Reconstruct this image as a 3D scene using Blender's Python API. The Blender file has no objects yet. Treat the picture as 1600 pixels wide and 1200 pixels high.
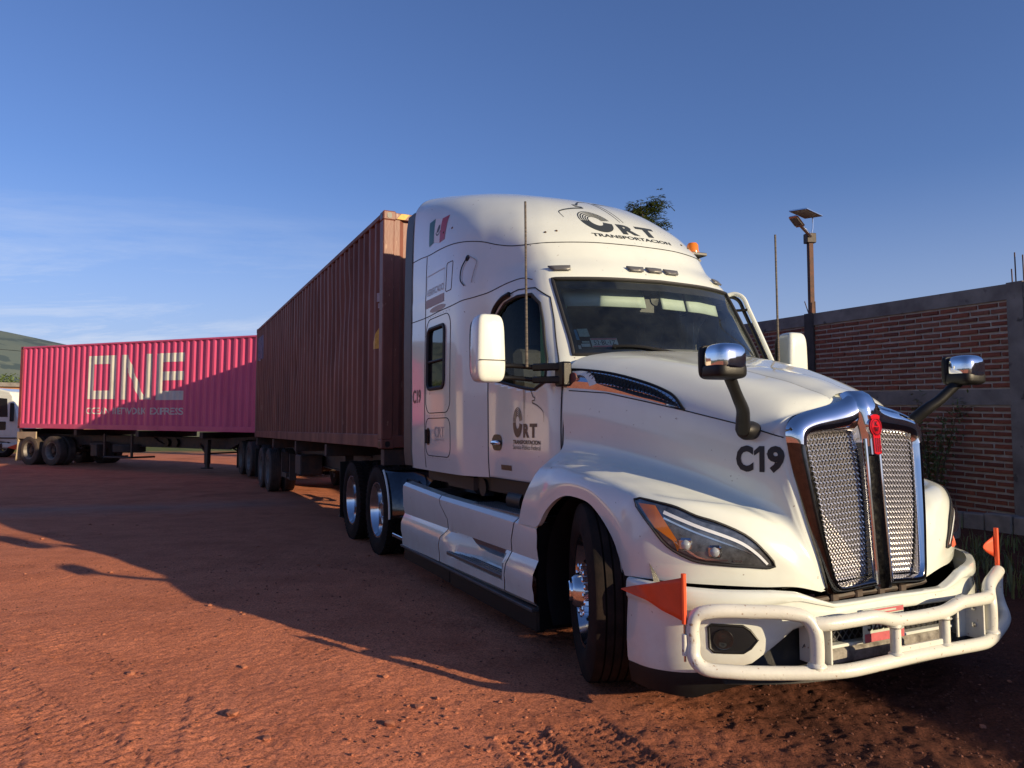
import bpy, bmesh, math, random
import numpy as np
from mathutils import Vector, Matrix
from mathutils.bvhtree import BVHTree
from mathutils.geometry import tessellate_polygon

# ---------------------------------------------------------------- camera, sky, sun, exposure
SC = bpy.context.scene
COL = SC.collection
R = math.radians
SUN_EL, SUN_DIR = R(14.6), (0.806, -0.592)          # direction towards the sun on the ground plane
cam_data = bpy.data.cameras.new('camera')
cam_data.sensor_width = 36.0
cam_data.lens = 1160.0 / 1600.0 * 36.0
cam_data.clip_start, cam_data.clip_end = 0.05, 6000.0
cam = bpy.data.objects.new('camera', cam_data)
COL.objects.link(cam)
cam.location = (0, 0, 1.5)
cam.rotation_euler = (R(90 + 3.37), 0, 0)
SC.camera = cam

world = bpy.data.worlds.new('World')
SC.world = world
world.use_nodes = True
wn, wl = world.node_tree.nodes, world.node_tree.links
wn.clear()
w_out = wn.new('ShaderNodeOutputWorld')
w_bg = wn.new('ShaderNodeBackground')
w_sky = wn.new('ShaderNodeTexSky')
w_sky.sky_type = 'NISHITA'
w_sky.sun_disc = False
w_sky.sun_elevation = SUN_EL
w_sky.sun_rotation = math.atan2(SUN_DIR[0], SUN_DIR[1])
w_sky.air_density, w_sky.dust_density, w_sky.ozone_density = 1.0, 0.45, 5.0
w_bg.inputs['Strength'].default_value = 0.101
# thin high cloud: streaks of noise on a flat layer overhead
w_tc = wn.new('ShaderNodeTexCoord')
w_sep = wn.new('ShaderNodeSeparateXYZ')
wl.new(w_tc.outputs['Generated'], w_sep.inputs[0])
def wmath(op, a, b=None, clamp=False):
    n = wn.new('ShaderNodeMath'); n.operation = op; n.use_clamp = clamp
    for i, v in enumerate((a, b)):
        if v is None: continue
        if isinstance(v, (int, float)): n.inputs[i].default_value = v
        else: wl.new(v, n.inputs[i])
    return n.outputs[0]
zz = wmath('ADD', wmath('MAXIMUM', w_sep.outputs[2], 0.0), 0.07)
w_cmb = wn.new('ShaderNodeCombineXYZ')
wl.new(wmath('DIVIDE', w_sep.outputs[0], zz), w_cmb.inputs[0])
wl.new(wmath('DIVIDE', w_sep.outputs[1], zz), w_cmb.inputs[1])
w_map = wn.new('ShaderNodeMapping')
w_map.inputs['Rotation'].default_value = (0, 0, R(25))
w_map.inputs['Scale'].default_value = (0.42, 1.0, 1.0)
w_map.inputs['Location'].default_value = (11.0, -3.0, 0)
wl.new(w_cmb.outputs[0], w_map.inputs[0])
w_no = wn.new('ShaderNodeTexNoise')
w_no.inputs['Scale'].default_value = 0.75
w_no.inputs['Detail'].default_value = 9.0
w_no.inputs['Roughness'].default_value = 0.70
w_no.inputs['Distortion'].default_value = 0.5
wl.new(w_map.outputs[0], w_no.inputs['Vector'])
w_no2 = wn.new('ShaderNodeTexNoise')
w_no2.inputs['Scale'].default_value = 0.22
w_no2.inputs['Detail'].default_value = 2.0
wl.new(w_map.outputs[0], w_no2.inputs['Vector'])
cl = wmath('MULTIPLY', wmath('SUBTRACT', w_no.outputs[0], 0.485, True), 6.0, True)
cl2 = wmath('MULTIPLY', wmath('SUBTRACT', w_no2.outputs[0], 0.45, True), 6.0, True)
cl = wmath('MULTIPLY', wmath('MULTIPLY', cl, cl2, True), 0.75)
cl = wmath('MULTIPLY', cl, wmath('MULTIPLY', wmath('SUBTRACT', 0.33, w_sep.outputs[2], True), 6.0, True))
# pale haze thickening towards the horizon
hz = wmath('SUBTRACT', 1.0, wmath('MULTIPLY', wmath('MAXIMUM', w_sep.outputs[2], 0.0), 3.2), True)
hz = wmath('MULTIPLY', wmath('POWER', hz, 1.5), 0.92)
def wmix(fac, a, b, blend='MIX'):
    m = wn.new('ShaderNodeMix'); m.data_type = 'RGBA'; m.blend_type = blend
    for k, v in ((0, fac), (6, a), (7, b)):
        if isinstance(v, (int, float, tuple)): m.inputs[k].default_value = v
        else: wl.new(v, m.inputs[k])
    return m.outputs[2]
sky_c = wmix(1.0, w_sky.outputs[0], (1.05, 0.905, 1.04, 1), 'MULTIPLY')
sky_c = wmix(hz, sky_c, (3.0, 3.4, 4.75, 1))
sky_c = wmix(cl, sky_c, (5.3, 5.6, 6.3, 1))
wl.new(sky_c, w_bg.inputs['Color'])
wl.new(w_bg.outputs[0], w_out.inputs['Surface'])

sun_data = bpy.data.lights.new('sun', 'SUN')
sun_data.energy = 4.9
sun_data.angle = R(0.55)
sun_data.color = (1.0, 0.79, 0.50)
sun = bpy.data.objects.new('sun', sun_data)
COL.objects.link(sun)
_sv = Vector((SUN_DIR[0] * math.cos(SUN_EL), SUN_DIR[1] * math.cos(SUN_EL), math.sin(SUN_EL)))
sun.rotation_euler = _sv.to_track_quat('Z', 'Y').to_euler()
sun.location = (20, -15, 12)

SC.view_settings.view_transform = 'Standard'
SC.view_settings.look = 'None'
SC.view_settings.exposure = 0.52
SC.view_settings.gamma = 1.0
SC.view_settings.use_curve_mapping = False
SC.cycles.use_denoising = True
SC.cycles.max_bounces = 8
SC.cycles.transparent_max_bounces = 12
SC.cycles.sample_clamp_indirect = 6.0

# ---------------------------------------------------------------- helpers
rng = random.Random(7)
npr = np.random.RandomState(11)

def link(o, parent=None):
    COL.objects.link(o)
    if parent is not None: o.parent = parent
    return o

def empty(name, loc=(0, 0, 0), rot=(0, 0, 0), parent=None):
    o = bpy.data.objects.new(name, None)
    o.location, o.rotation_euler = loc, rot
    o.empty_display_size = 0.2
    return link(o, parent)

def tag(o, label=None, cat=None, group=None, kind=None):
    if label: o['label'] = label
    if cat: o['category'] = cat
    if group: o['group'] = group
    if kind: o['kind'] = kind
    return o

def obj_from(name, V, F, mat, parent=None, smooth=True, angle=None):
    me = bpy.data.meshes.new(name)
    me.from_pydata([tuple(map(float, v)) for v in V], [], [tuple(map(int, f)) for f in F])
    me.update()
    if mat is not None: me.materials.append(mat)
    if smooth:
        me.polygons.foreach_set('use_smooth', [True] * len(me.polygons))
        if angle: me.set_sharp_from_angle(angle=R(angle))
    return link(bpy.data.objects.new(name, me), parent)

def copy_tree(o, parent=None):
    c = o.copy()
    link(c, parent)
    for ch in list(o.children): copy_tree(ch, c)
    return c

def mirror_y(o, parent=None):
    """A part's twin on the other side of the thing (its own mesh, mirrored across y = 0)."""
    me = o.data.copy()
    me.transform(Matrix.Scale(-1, 4, (0, 1, 0)))
    me.flip_normals()
    c = bpy.data.objects.new(o.name.split('.')[0], me)
    link(c, parent if parent is not None else o.parent)
    for ch in o.children: mirror_y(ch, c)
    return c

def catmull(P, n, closed=False):
    """Centripetal Catmull-Rom through control points, n samples per span."""
    P = np.asarray(P, float)
    m = len(P)
    if closed: Q = np.vstack([P[-1], P, P[0], P[1]])
    else: Q = np.vstack([2 * P[0] - P[1], P, 2 * P[-1] - P[-2]])
    out = []
    for i in range(m if closed else m - 1):
        p0, p1, p2, p3 = Q[i], Q[i + 1], Q[i + 2], Q[i + 3]
        t1 = max(np.linalg.norm(p1 - p0), 1e-6) ** .5
        t2 = t1 + max(np.linalg.norm(p2 - p1), 1e-6) ** .5
        t3 = t2 + max(np.linalg.norm(p3 - p2), 1e-6) ** .5
        for t in np.linspace(t1, t2, n, endpoint=False):
            a1 = (t1 - t) / t1 * p0 + t / t1 * p1
            a2 = (t2 - t) / (t2 - t1) * p1 + (t - t1) / (t2 - t1) * p2
            a3 = (t3 - t) / (t3 - t2) * p2 + (t - t2) / (t3 - t2) * p3
            b1 = (t2 - t) / t2 * a1 + t / t2 * a2
            b2 = (t3 - t) / (t3 - t1) * a2 + (t - t1) / (t3 - t1) * a3
            out.append((t2 - t) / (t2 - t1) * b1 + (t - t1) / (t2 - t1) * b2)
    if not closed: out.append(P[-1])
    return np.array(out)

def pchip(zs, Y, zq):
    """Monotone cubic through the rows of Y at levels zs."""
    zs = np.asarray(zs, float); Y = np.asarray(Y, float); zq = np.asarray(zq, float)
    hh = np.diff(zs); shp = (-1,) + (1,) * (Y.ndim - 1)
    d = np.diff(Y, axis=0) / hh.reshape(shp)
    m = np.zeros_like(Y)
    for i in range(1, len(zs) - 1):
        a, b = d[i - 1], d[i]
        w1, w2 = 2 * hh[i] + hh[i - 1], hh[i] + 2 * hh[i - 1]
        ok = a * b > 0
        den = np.where(ok, w1 / np.where(ok, a, 1) + w2 / np.where(ok, b, 1), 1)
        m[i] = np.where(ok, (w1 + w2) / den, 0)
    m[0], m[-1] = d[0], d[-1]
    k = np.clip(np.searchsorted(zs, zq, side='right') - 1, 0, len(zs) - 2)
    s = ((zq - zs[k]) / hh[k]).reshape(shp); H = hh[k].reshape(shp)
    return ((1 + 2 * s) * (1 - s) ** 2 * Y[k] + s * (1 - s) ** 2 * H * m[k]
            + s * s * (3 - 2 * s) * Y[k + 1] + s * s * (s - 1) * H * m[k + 1])

class MB:
    """Collects shapes; build() links them as ONE mesh object."""
    def __init__(self): self.V, self.F = [], []
    def add(self, V, F):
        b = len(self.V)
        self.V.extend([tuple(v) for v in V]); self.F.extend([tuple(i + b for i in f) for f in F])
        return self
    def box(self, lo, hi, ch=0.0, M=None):
        lo, hi = np.array(lo, float), np.array(hi, float)
        c, s = (lo + hi) / 2, np.abs(hi - lo) / 2
        if ch <= 0:
            V = [c + s * np.array((a, b, d)) for a in (-1, 1) for b in (-1, 1) for d in (-1, 1)]
            F = [(0, 1, 3, 2), (4, 6, 7, 5), (0, 4, 5, 1), (2, 3, 7, 6), (0, 2, 6, 4), (1, 5, 7, 3)]
        else:
            ch = min(ch, s.min() * .9)
            V, idx = [], {}
            for a in (-1, 1):
                for b in (-1, 1):
                    for d in (-1, 1):
                        for k in range(3):
                            q = s - ch; q[k] = s[k]
                            idx[(a, b, d, k)] = len(V); V.append(c + q * np.array((a, b, d)))
            F = []
            for k in range(3):
                i, j = (k + 1) % 3, (k + 2) % 3
                for sg in (-1, 1):
                    loop = []
                    for p, q in ((-1, -1), (1, -1), (1, 1), (-1, 1)):
                        t = [0, 0, 0]; t[k], t[i], t[j] = sg, p, q
                        loop.append(idx[(t[0], t[1], t[2], k)])
                    F.append(tuple(loop if sg > 0 else loop[::-1]))
                for p in (-1, 1):
                    for q in (-1, 1):
                        e = []
                        for sg in (-1, 1):
                            t = [0, 0, 0]; t[k], t[i], t[j] = sg, p, q
                            e.append((idx[(t[0], t[1], t[2], i)], idx[(t[0], t[1], t[2], j)]))
                        f = (e[0][0], e[1][0], e[1][1], e[0][1])
                        F.append(f if p * q < 0 else f[::-1])
            for a in (-1, 1):
                for b in (-1, 1):
                    for d in (-1, 1):
                        f = tuple(idx[(a, b, d, k)] for k in range(3))
                        F.append(f if a * b * d > 0 else f[::-1])
        if M is not None: V = [M @ Vector(v) for v in V]
        return self.add(V, F)
    def bar(self, a, b, w, h, up=(0, 0, 1), ch=0.0):
        a, b = Vector(a), Vector(b)
        d = b - a; L = d.length; d.normalize()
        up = Vector(up)
        s = d.cross(up)
        if s.length < 1e-4: s = d.cross(Vector((0, 1, 0)))
        s.normalize(); u = s.cross(d)
        M = Matrix((d, s, u)).transposed().to_4x4(); M.translation = (a + b) / 2
        return self.box((-L / 2, -w / 2, -h / 2), (L / 2, w / 2, h / 2), ch, M)
    def tube(self, P, r, n=10, caps=True, closed=False):
        P = np.asarray(P, float); m = len(P)
        rr = np.full(m, r, float) if np.isscalar(r) else np.asarray(r, float)
        T = np.zeros_like(P)
        for i in range(m):
            a = P[(i - 1) % m] if (closed or i > 0) else P[i]
            b = P[(i + 1) % m] if (closed or i < m - 1) else P[i]
            T[i] = (b - a) / max(np.linalg.norm(b - a), 1e-9)
        nv = np.cross(T[0], (0, 0, 1.)) 
        if np.linalg.norm(nv) < 1e-3: nv = np.cross(T[0], (0, 1., 0))
        nv /= np.linalg.norm(nv)
        V, F = [], []
        for i in range(m):
            nv = nv - T[i] * nv.dot(T[i]); nv /= max(np.linalg.norm(nv), 1e-9)
            bv = np.cross(T[i], nv)
            for k in range(n):
                a = 2 * math.pi * k / n
                V.append(P[i] + rr[i] * (math.cos(a) * nv + math.sin(a) * bv))
        for i in range(m if closed else m - 1):
            j = (i + 1) % m
            for k in range(n):
                k2 = (k + 1) % n
                F.append((i * n + k, i * n + k2, j * n + k2, j * n + k))
        if caps and not closed:
            F.append(tuple(range(n))[::-1]); F.append(tuple((m - 1) * n + k for k in range(n)))
        return self.add(V, F)
    def lathe(self, prof, o=(0, 0, 0), axis=(0, 1, 0), n=32, closed=False):
        """prof: (along, radius) pairs."""
        o, ax = Vector(o), Vector(axis).normalized()
        e = Vector((0, 0, 1)) if abs(ax.z) < .9 else Vector((1, 0, 0))
        u = ax.cross(e).normalized(); v = ax.cross(u)
        V, F = [], []
        for (t, r) in prof:
            for k in range(n):
                a = 2 * math.pi * k / n
                V.append(o + ax * t + (u * math.cos(a) + v * math.sin(a)) * r)
        m = len(prof)
        for i in range(m if closed else m - 1):
            j = (i + 1) % m
            for k in range(n):
                k2 = (k + 1) % n
                F.append((i * n + k, j * n + k, j * n + k2, i * n + k2))
        if not closed:
            if prof[0][1] > 1e-6: F.append(tuple(range(n)))
            if prof[-1][1] > 1e-6: F.append(tuple((m - 1) * n + k for k in range(n))[::-1])
        return self.add(V, F)
    def prism(self, poly, o, u, v, w, t):
        """2D polygon in frame (o,u,v) extruded by t along w."""
        o, u, v, w = Vector(o), Vector(u), Vector(v), Vector(w)
        n = len(poly)
        A = [o + u * a + v * b for a, b in poly]
        B = [p + w * t for p in A]
        F = [tuple(range(n))[::-1], tuple(range(n, 2 * n))]
        for i in range(n):
            j = (i + 1) % n
            F.append((i, j, n + j, n + i))
        return self.add(A + B, F)
    def grid(self, G, flip=False):
        nu, nv = len(G), len(G[0])
        V = [p for row in G for p in row]
        F = []
        for i in range(nu - 1):
            for j in range(nv - 1):
                f = (i * nv + j, i * nv + j + 1, (i + 1) * nv + j + 1, (i + 1) * nv + j)
                F.append(f[::-1] if flip else f)
        return self.add(V, F)
    def build(self, name, mat, parent=None, smooth=True, angle=35):
        return obj_from(name, self.V, self.F, mat, parent, smooth, angle)

# ---------------------------------------------------------------- materials
MATS = {}
def material(name, col, rough=.5, metal=0.0, coat=0.0, var=0.0, vscale=3.0, bump=0.0, bscale=40.0,
             col2=None, spec=.5, speck=None, rvar=0.0, stretch=(1, 1, 1), dust=None):
    """Principled surface with noise in colour, gloss and relief. speck = (colour, scale, threshold)."""
    m = bpy.data.materials.new(name); m.use_nodes = True
    nt = m.node_tree; N, L = nt.nodes, nt.links
    b = N['Principled BSDF']
    b.inputs['Roughness'].default_value = rough
    b.inputs['Metallic'].default_value = metal
    b.inputs['Specular IOR Level'].default_value = spec
    if coat:
        b.inputs['Coat Weight'].default_value = coat
        b.inputs['Coat Roughness'].default_value = 0.04
    b.inputs['Base Color'].default_value = (*col, 1)
    tc = N.new('ShaderNodeTexCoord')
    mp = N.new('ShaderNodeMapping'); mp.inputs['Scale'].default_value = stretch
    L.new(tc.outputs['Object'], mp.inputs[0])
    src = None
    if var or col2:
        no = N.new('ShaderNodeTexNoise'); no.inputs['Scale'].default_value = vscale
        no.inputs['Detail'].default_value = 6; no.inputs['Roughness'].default_value = .62
        L.new(mp.outputs[0], no.inputs['Vector'])
        rp = N.new('ShaderNodeValToRGB')
        rp.color_ramp.elements[0].position, rp.color_ramp.elements[1].position = .36, .68
        c2 = col2 or tuple(c * (1 - var) for c in col)
        rp.color_ramp.elements[0].color = (*col, 1); rp.color_ramp.elements[1].color = (*c2, 1)
        L.new(no.outputs[0], rp.inputs[0]); src = rp.outputs[0]
        if rvar:
            mr = N.new('ShaderNodeMapRange'); mr.inputs[3].default_value = rough - rvar; mr.inputs[4].default_value = rough + rvar
            mr.inputs[1].default_value, mr.inputs[2].default_value = .3, .7
            L.new(no.outputs[0], mr.inputs[0]); L.new(mr.outputs[0], b.inputs['Roughness'])
    if speck:
        sc_, ss, th = speck
        vo = N.new('ShaderNodeTexNoise'); vo.inputs['Scale'].default_value = ss; vo.inputs['Detail'].default_value = 3
        L.new(mp.outputs[0], vo.inputs['Vector'])
        gt = N.new('ShaderNodeMapRange'); gt.inputs[1].default_value = th; gt.inputs[2].default_value = th + .05
        L.new(vo.outputs[0], gt.inputs[0])
        mx = N.new('ShaderNodeMix'); mx.data_type = 'RGBA'
        L.new(gt.outputs[0], mx.inputs[0])
        if src: L.new(src, mx.inputs[6])
        else: mx.inputs[6].default_value = (*col, 1)
        mx.inputs[7].default_value = (*sc_, 1); src = mx.outputs[2]
    if dust:                                                # (colour, z where it ends, z where it is thickest, amount)
        dc, z1_, z0_, amt = dust
        sp_ = N.new('ShaderNodeSeparateXYZ'); L.new(tc.outputs['Object'], sp_.inputs[0])
        dn = N.new('ShaderNodeTexNoise'); dn.inputs['Scale'].default_value = 5.0; dn.inputs['Detail'].default_value = 8; dn.inputs['Roughness'].default_value = .7
        L.new(tc.outputs['Object'], dn.inputs['Vector'])
        r1 = N.new('ShaderNodeMapRange'); r1.inputs[1].default_value, r1.inputs[2].default_value = z1_, z0_; L.new(sp_.outputs[2], r1.inputs[0])
        r2 = N.new('ShaderNodeMapRange'); r2.inputs[1].default_value, r2.inputs[2].default_value = .38, .75; L.new(dn.outputs[0], r2.inputs[0])
        mm = N.new('ShaderNodeMath'); mm.operation = 'MULTIPLY'; L.new(r1.outputs[0], mm.inputs[0]); L.new(r2.outputs[0], mm.inputs[1])
        m2_ = N.new('ShaderNodeMath'); m2_.operation = 'MULTIPLY'; L.new(mm.outputs[0], m2_.inputs[0]); m2_.inputs[1].default_value = amt
        mx2 = N.new('ShaderNodeMix'); mx2.data_type = 'RGBA'; L.new(m2_.outputs[0], mx2.inputs[0])
        if src: L.new(src, mx2.inputs[6])
        else: mx2.inputs[6].default_value = (*col, 1)
        mx2.inputs[7].default_value = (*dc, 1); src = mx2.outputs[2]
    if src: L.new(src, b.inputs['Base Color'])
    if bump:
        bn = N.new('ShaderNodeTexNoise'); bn.inputs['Scale'].default_value = bscale; bn.inputs['Detail'].default_value = 5
        L.new(mp.outputs[0], bn.inputs['Vector'])
        bp = N.new('ShaderNodeBump'); bp.inputs['Strength'].default_value = bump; bp.inputs['Distance'].default_value = .02
        L.new(bn.outputs[0], bp.inputs['Height']); L.new(bp.outputs[0], b.inputs['Normal'])
    MATS[name] = m
    return m

def glass_mat(name, tint, refl=1.0, rough=0.02, dust=0.0):
    """Thin pane: tinted see-through plus Fresnel mirror."""
    m = bpy.data.materials.new(name); m.use_nodes = True
    nt = m.node_tree; N, L = nt.nodes, nt.links; N.clear()
    out = N.new('ShaderNodeOutputMaterial'); mix = N.new('ShaderNodeMixShader')
    tr = N.new('ShaderNodeBsdfTransparent'); gl = N.new('ShaderNodeBsdfGlossy'); fr = N.new('ShaderNodeFresnel')
    tr.inputs['Color'].default_value = (*tint, 1); gl.inputs['Roughness'].default_value = rough
    gl.inputs['Color'].default_value = (refl, refl, refl, 1); fr.inputs['IOR'].default_value = 1.52
    L.new(fr.outputs[0], mix.inputs[0]); L.new(tr.outputs[0], mix.inputs[1]); L.new(gl.outputs[0], mix.inputs[2])
    if dust:                                                # a film of dust with smears
        df = N.new('ShaderNodeBsdfDiffuse'); df.inputs['Color'].default_value = (.42, .50, .48, 1)
        tc = N.new('ShaderNodeTexCoord'); no = N.new('ShaderNodeTexNoise'); no.inputs['Scale'].default_value = 6; no.inputs['Detail'].default_value = 8; no.inputs['Roughness'].default_value = .7
        L.new(tc.outputs['Object'], no.inputs['Vector'])
        mr = N.new('ShaderNodeMapRange'); mr.inputs[1].default_value, mr.inputs[2].default_value = .35, .75; mr.inputs[3].default_value, mr.inputs[4].default_value = dust * .5, dust * 2.2
        L.new(no.outputs[0], mr.inputs[0])
        mx = N.new('ShaderNodeMixShader'); L.new(mr.outputs[0], mx.inputs[0]); L.new(mix.outputs[0], mx.inputs[1]); L.new(df.outputs[0], mx.inputs[2]); mix = mx
    L.new(mix.outputs[0], out.inputs['Surface'])
    MATS[name] = m
    return m

white = material('white_paint', (.665, .71, .665), .16, coat=.6, var=.07, vscale=2.2, bump=.018, bscale=2.6, speck=((.24, .21, .18), 26, .715), rvar=.05, dust=((.40, .22, .14), .95, .25, .30))
white_bar = material('white_bar_paint', (.64, .64, .585), .32, var=.06, vscale=6, speck=((.33, .22, .15), 40, .66), bump=.08, bscale=60)
black_plastic = material('black_plastic', (.010, .010, .0105), .45, var=.3, vscale=20, bump=.08, bscale=200, spec=.3)
grey_plastic = material('grey_plastic', (.055, .056, .06), .5, var=.3, vscale=9)
seal = material('rubber_seal', (.012, .012, .013), .6)
chrome = material('chrome', (.83, .84, .86), .06, metal=1.0, var=.05, vscale=5, rvar=.03)
alu = material('polished_aluminium', (.72, .73, .75), .14, metal=1.0, var=.1, vscale=6, rvar=.05)
steel_dark = material('chassis_steel', (.030, .027, .026), .62, var=.4, vscale=7, col2=(.075, .042, .03), bump=.1)
rubber = material('tyre_rubber', (.0050, .0046, .0046), .85, var=.5, vscale=7, col2=(.012, .009, .008), bump=.12, bscale=90, spec=.18, dust=((.060, .034, .024), 1.5, 1.0, .40))
rubber_dusty = material('dusty_tyre_rubber', (.035, .030, .028), .85, var=.3, vscale=5, col2=(.08, .055, .042), bump=.12, bscale=90)
rim_grey = material('painted_rim_grey', (.20, .18, .165), .55, var=.4, vscale=8)
glass = glass_mat('windscreen_glass', (.86, .92, .90), dust=.015)
glass_side = glass_mat('side_glass', (.80, .86, .82), .22)
glass_dark = material('dark_window_glass', (.012, .013, .015), .03, spec=.8)
lens_clear = glass_mat('clear_lens', (.93, .95, .97))
amber = material('amber_lens', (.62, .17, .012), .12, spec=.6)
orange_flag = material('orange_flag_cloth', (.80, .085, .02), .6, var=.12, vscale=14)
seam_mat = material('panel_gap', (.012, .012, .014), .7)
ink = material('dark_print', (.035, .04, .038), .4)
ink_black = material('black_print', (.008, .008, .009), .35)
ink_brown = material('brown_print', (.11, .065, .035), .4, var=.5, vscale=12)
ink_red = material('dark_red_print', (.12, .035, .03), .45)
ink_faint = material('faint_print', (.40, .36, .33), .5)
# ---------------------------------------------------------------- flat shapes laid on curved bodies
def tri2(poly):
    """Any simple polygon -> triangles (2D)."""
    ids = tessellate_polygon([[Vector((a, b, 0)) for a, b in poly]])
    return [[poly[i] for i in t] for t in ids]

def arc2(cx, cy, rx, ry, a0, a1, n=24):
    return [(cx + rx * math.cos(R(a0 + (a1 - a0) * i / n)), cy + ry * math.sin(R(a0 + (a1 - a0) * i / n))) for i in range(n + 1)]

def band2(outer, inner):
    """Quads between two equally long polylines."""
    return [[outer[i], outer[i + 1], inner[i + 1], inner[i]] for i in range(len(outer) - 1)]

def rrect(x0, y0, x1, y1, r, n=6):
    P = []
    for cx, cy, a in ((x1 - r, y1 - r, 0), (x0 + r, y1 - r, 90), (x0 + r, y0 + r, 180), (x1 - r, y0 + r, 270)):
        P += arc2(cx, cy, r, r, a, a + 90, n)
    return P

def stroke2(P, w0, w1=None):
    """A line of changing width as quads."""
    w1 = w0 if w1 is None else w1
    P = [np.array(p, float) for p in P]
    L, Rr = [], []
    for i, p in enumerate(P):
        a, b = P[max(i - 1, 0)], P[min(i + 1, len(P) - 1)]
        d = (b - a) / max(np.linalg.norm(b - a), 1e-9)
        w = (w0 + (w1 - w0) * i / (len(P) - 1)) / 2
        n = np.array((-d[1], d[0])) * w
        L.append(tuple(p + n)); Rr.append(tuple(p - n))
    return band2(L, Rr)

_text_cache = {}
def text2(txt, x0, y0, w, h, bold=0.0, space=1.0):
    """Lettering as triangles that fill the box (x0, y0, w, h)."""
    key = (txt, bold, space)
    if key not in _text_cache:
        cu = bpy.data.curves.new('lettering', 'FONT')
        cu.body, cu.offset, cu.space_character, cu.resolution_u = txt, bold, space, 3
        o = bpy.data.objects.new('lettering', cu)
        COL.objects.link(o)
        bpy.context.view_layer.update()
        me = o.to_mesh()
        me.calc_loop_triangles()
        T = [[tuple(me.vertices[i].co[:2]) for i in t.vertices] for t in me.loop_triangles]
        o.to_mesh_clear()
        bpy.data.objects.remove(o); bpy.data.curves.remove(cu)
        _text_cache[key] = T
    T = _text_cache[key]
    A = np.array([p for t in T for p in t])
    lo, hi = A.min(0), A.max(0)
    s = np.array((w, h)) / (hi - lo)
    return [[tuple((np.array(p) - lo) * s + (x0, y0)) for p in t] for t in T]

def clip_half(poly, k, val, sign):
    out = []
    for i in range(len(poly)):
        p, q = poly[i], poly[(i + 1) % len(poly)]
        dp, dq = sign * (p[k] - val), sign * (q[k] - val)
        if dp >= 0: out.append(p)
        if (dp > 0 and dq < 0) or (dp < 0 and dq > 0):
            t = dp / (dp - dq)
            out.append((p[0] + t * (q[0] - p[0]), p[1] + t * (q[1] - p[1])))
    return out

def dice(polys, cell):
    """Cut convex polygons along a grid so that they can bend."""
    for k in (0, 1):
        new = []
        for P in polys:
            lo, hi = min(p[k] for p in P), max(p[k] for p in P)
            a, b = math.floor(lo / cell), math.ceil(hi / cell)
            if b - a <= 1: new.append(P); continue
            for i in range(a, b):
                Q = clip_half(clip_half(P, k, i * cell, 1), k, (i + 1) * cell, -1)
                if len(Q) >= 3: new.append(Q)
        polys = new
    return polys

def decal(name, polys, o, u, v, mat, parent, bvh, off=.003, cell=.05, thick=0.0, outline=None):
    """2D convex polygons in frame (o,u,v) pressed along -(u x v) on a body."""
    o, u, v = Vector(o), Vector(u).normalized(), Vector(v).normalized()
    n = u.cross(v).normalized()
    V, F, seen = [], [], {}
    def put(p):
        k = (round(p[0], 5), round(p[1], 5))
        if k not in seen:
            q = o + u * p[0] + v * p[1]
            h, nn, _, _ = bvh.ray_cast(q + n * .6, -n, 6.0)
            if h is None: h, nn, _, _ = bvh.find_nearest(q)
            if nn.dot(n) < 0: nn = -nn
            seen[k] = len(V); V.append(h + n * off)
        return seen[k]
    for P in dice(polys, cell):
        f = []
        for p in P:
            i = put(p)
            if not f or (f[-1] != i and f[0] != i): f.append(i)
        if len(f) >= 3: F.append(f)
    ob = obj_from(name, V, F, mat, parent, True, 40)
    if thick:
        m = ob.modifiers.new('thickness', 'SOLIDIFY'); m.thickness = thick; m.offset = -1
    return ob

def on_body(pts, o, u, v, bvh, off):
    o, u, v = Vector(o), Vector(u).normalized(), Vector(v).normalized()
    n = u.cross(v).normalized(); out = []
    for p in pts:
        q = o + u * p[0] + v * p[1]
        h, nn, _, _ = bvh.ray_cast(q + n * .6, -n, 6.0)
        if h is None: h, nn, _, _ = bvh.find_nearest(q)
        if nn.dot(n) < 0: nn = -nn
        out.append(h + nn * off)
    return out

def seam(name, pts, o, u, v, parent, bvh, r=.0045, mat=None, closed=False, off=.0, dense=.04, n=6):
    """A panel gap or a rubber strip that follows the body."""
    P = [np.array(p, float) for p in pts]
    if closed: P.append(P[0])
    D = []
    for a, b in zip(P[:-1], P[1:]):
        m = max(1, int(np.linalg.norm(b - a) / dense))
        D += [a + (b - a) * i / m for i in range(m)]
    if not closed: D.append(P[-1])
    Q = on_body(D, o, u, v, bvh, off)
    return MB().tube([tuple(q) for q in Q], r, n, True, closed).build(name, mat or seam_mat, parent)

SIDE = dict(o=(0, -1.6, 0), u=(1, 0, 0), v=(0, 0, 1))     # looking at the right flank: a = x, b = z (n = -y)
FRONT = dict(o=(2.0, 0, 0), u=(0, 1, 0), v=(0, 0, 1))     # looking at the nose: a = y, b = z (n = +x)

def pip(P, x, z):
    c = False; n = len(P)
    for i in range(n):
        (x1, z1), (x2, z2) = P[i], P[(i + 1) % n]
        if (z1 > z) != (z2 > z) and x < (x2 - x1) * (z - z1) / (z2 - z1) + x1: c = not c
    return c

def nearest_on(P, x, z):
    best = None
    for i in range(len(P)):
        a, b = np.array(P[i], float), np.array(P[(i + 1) % len(P)], float)
        d = b - a; t = np.clip(np.dot((x, z) - a, d) / max(d @ d, 1e-12), 0, 1)
        q = a + t * d; e = (q[0] - x) ** 2 + (q[1] - z) ** 2
        if best is None or e < best[0]: best = (e, q)
    return best[1]

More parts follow.
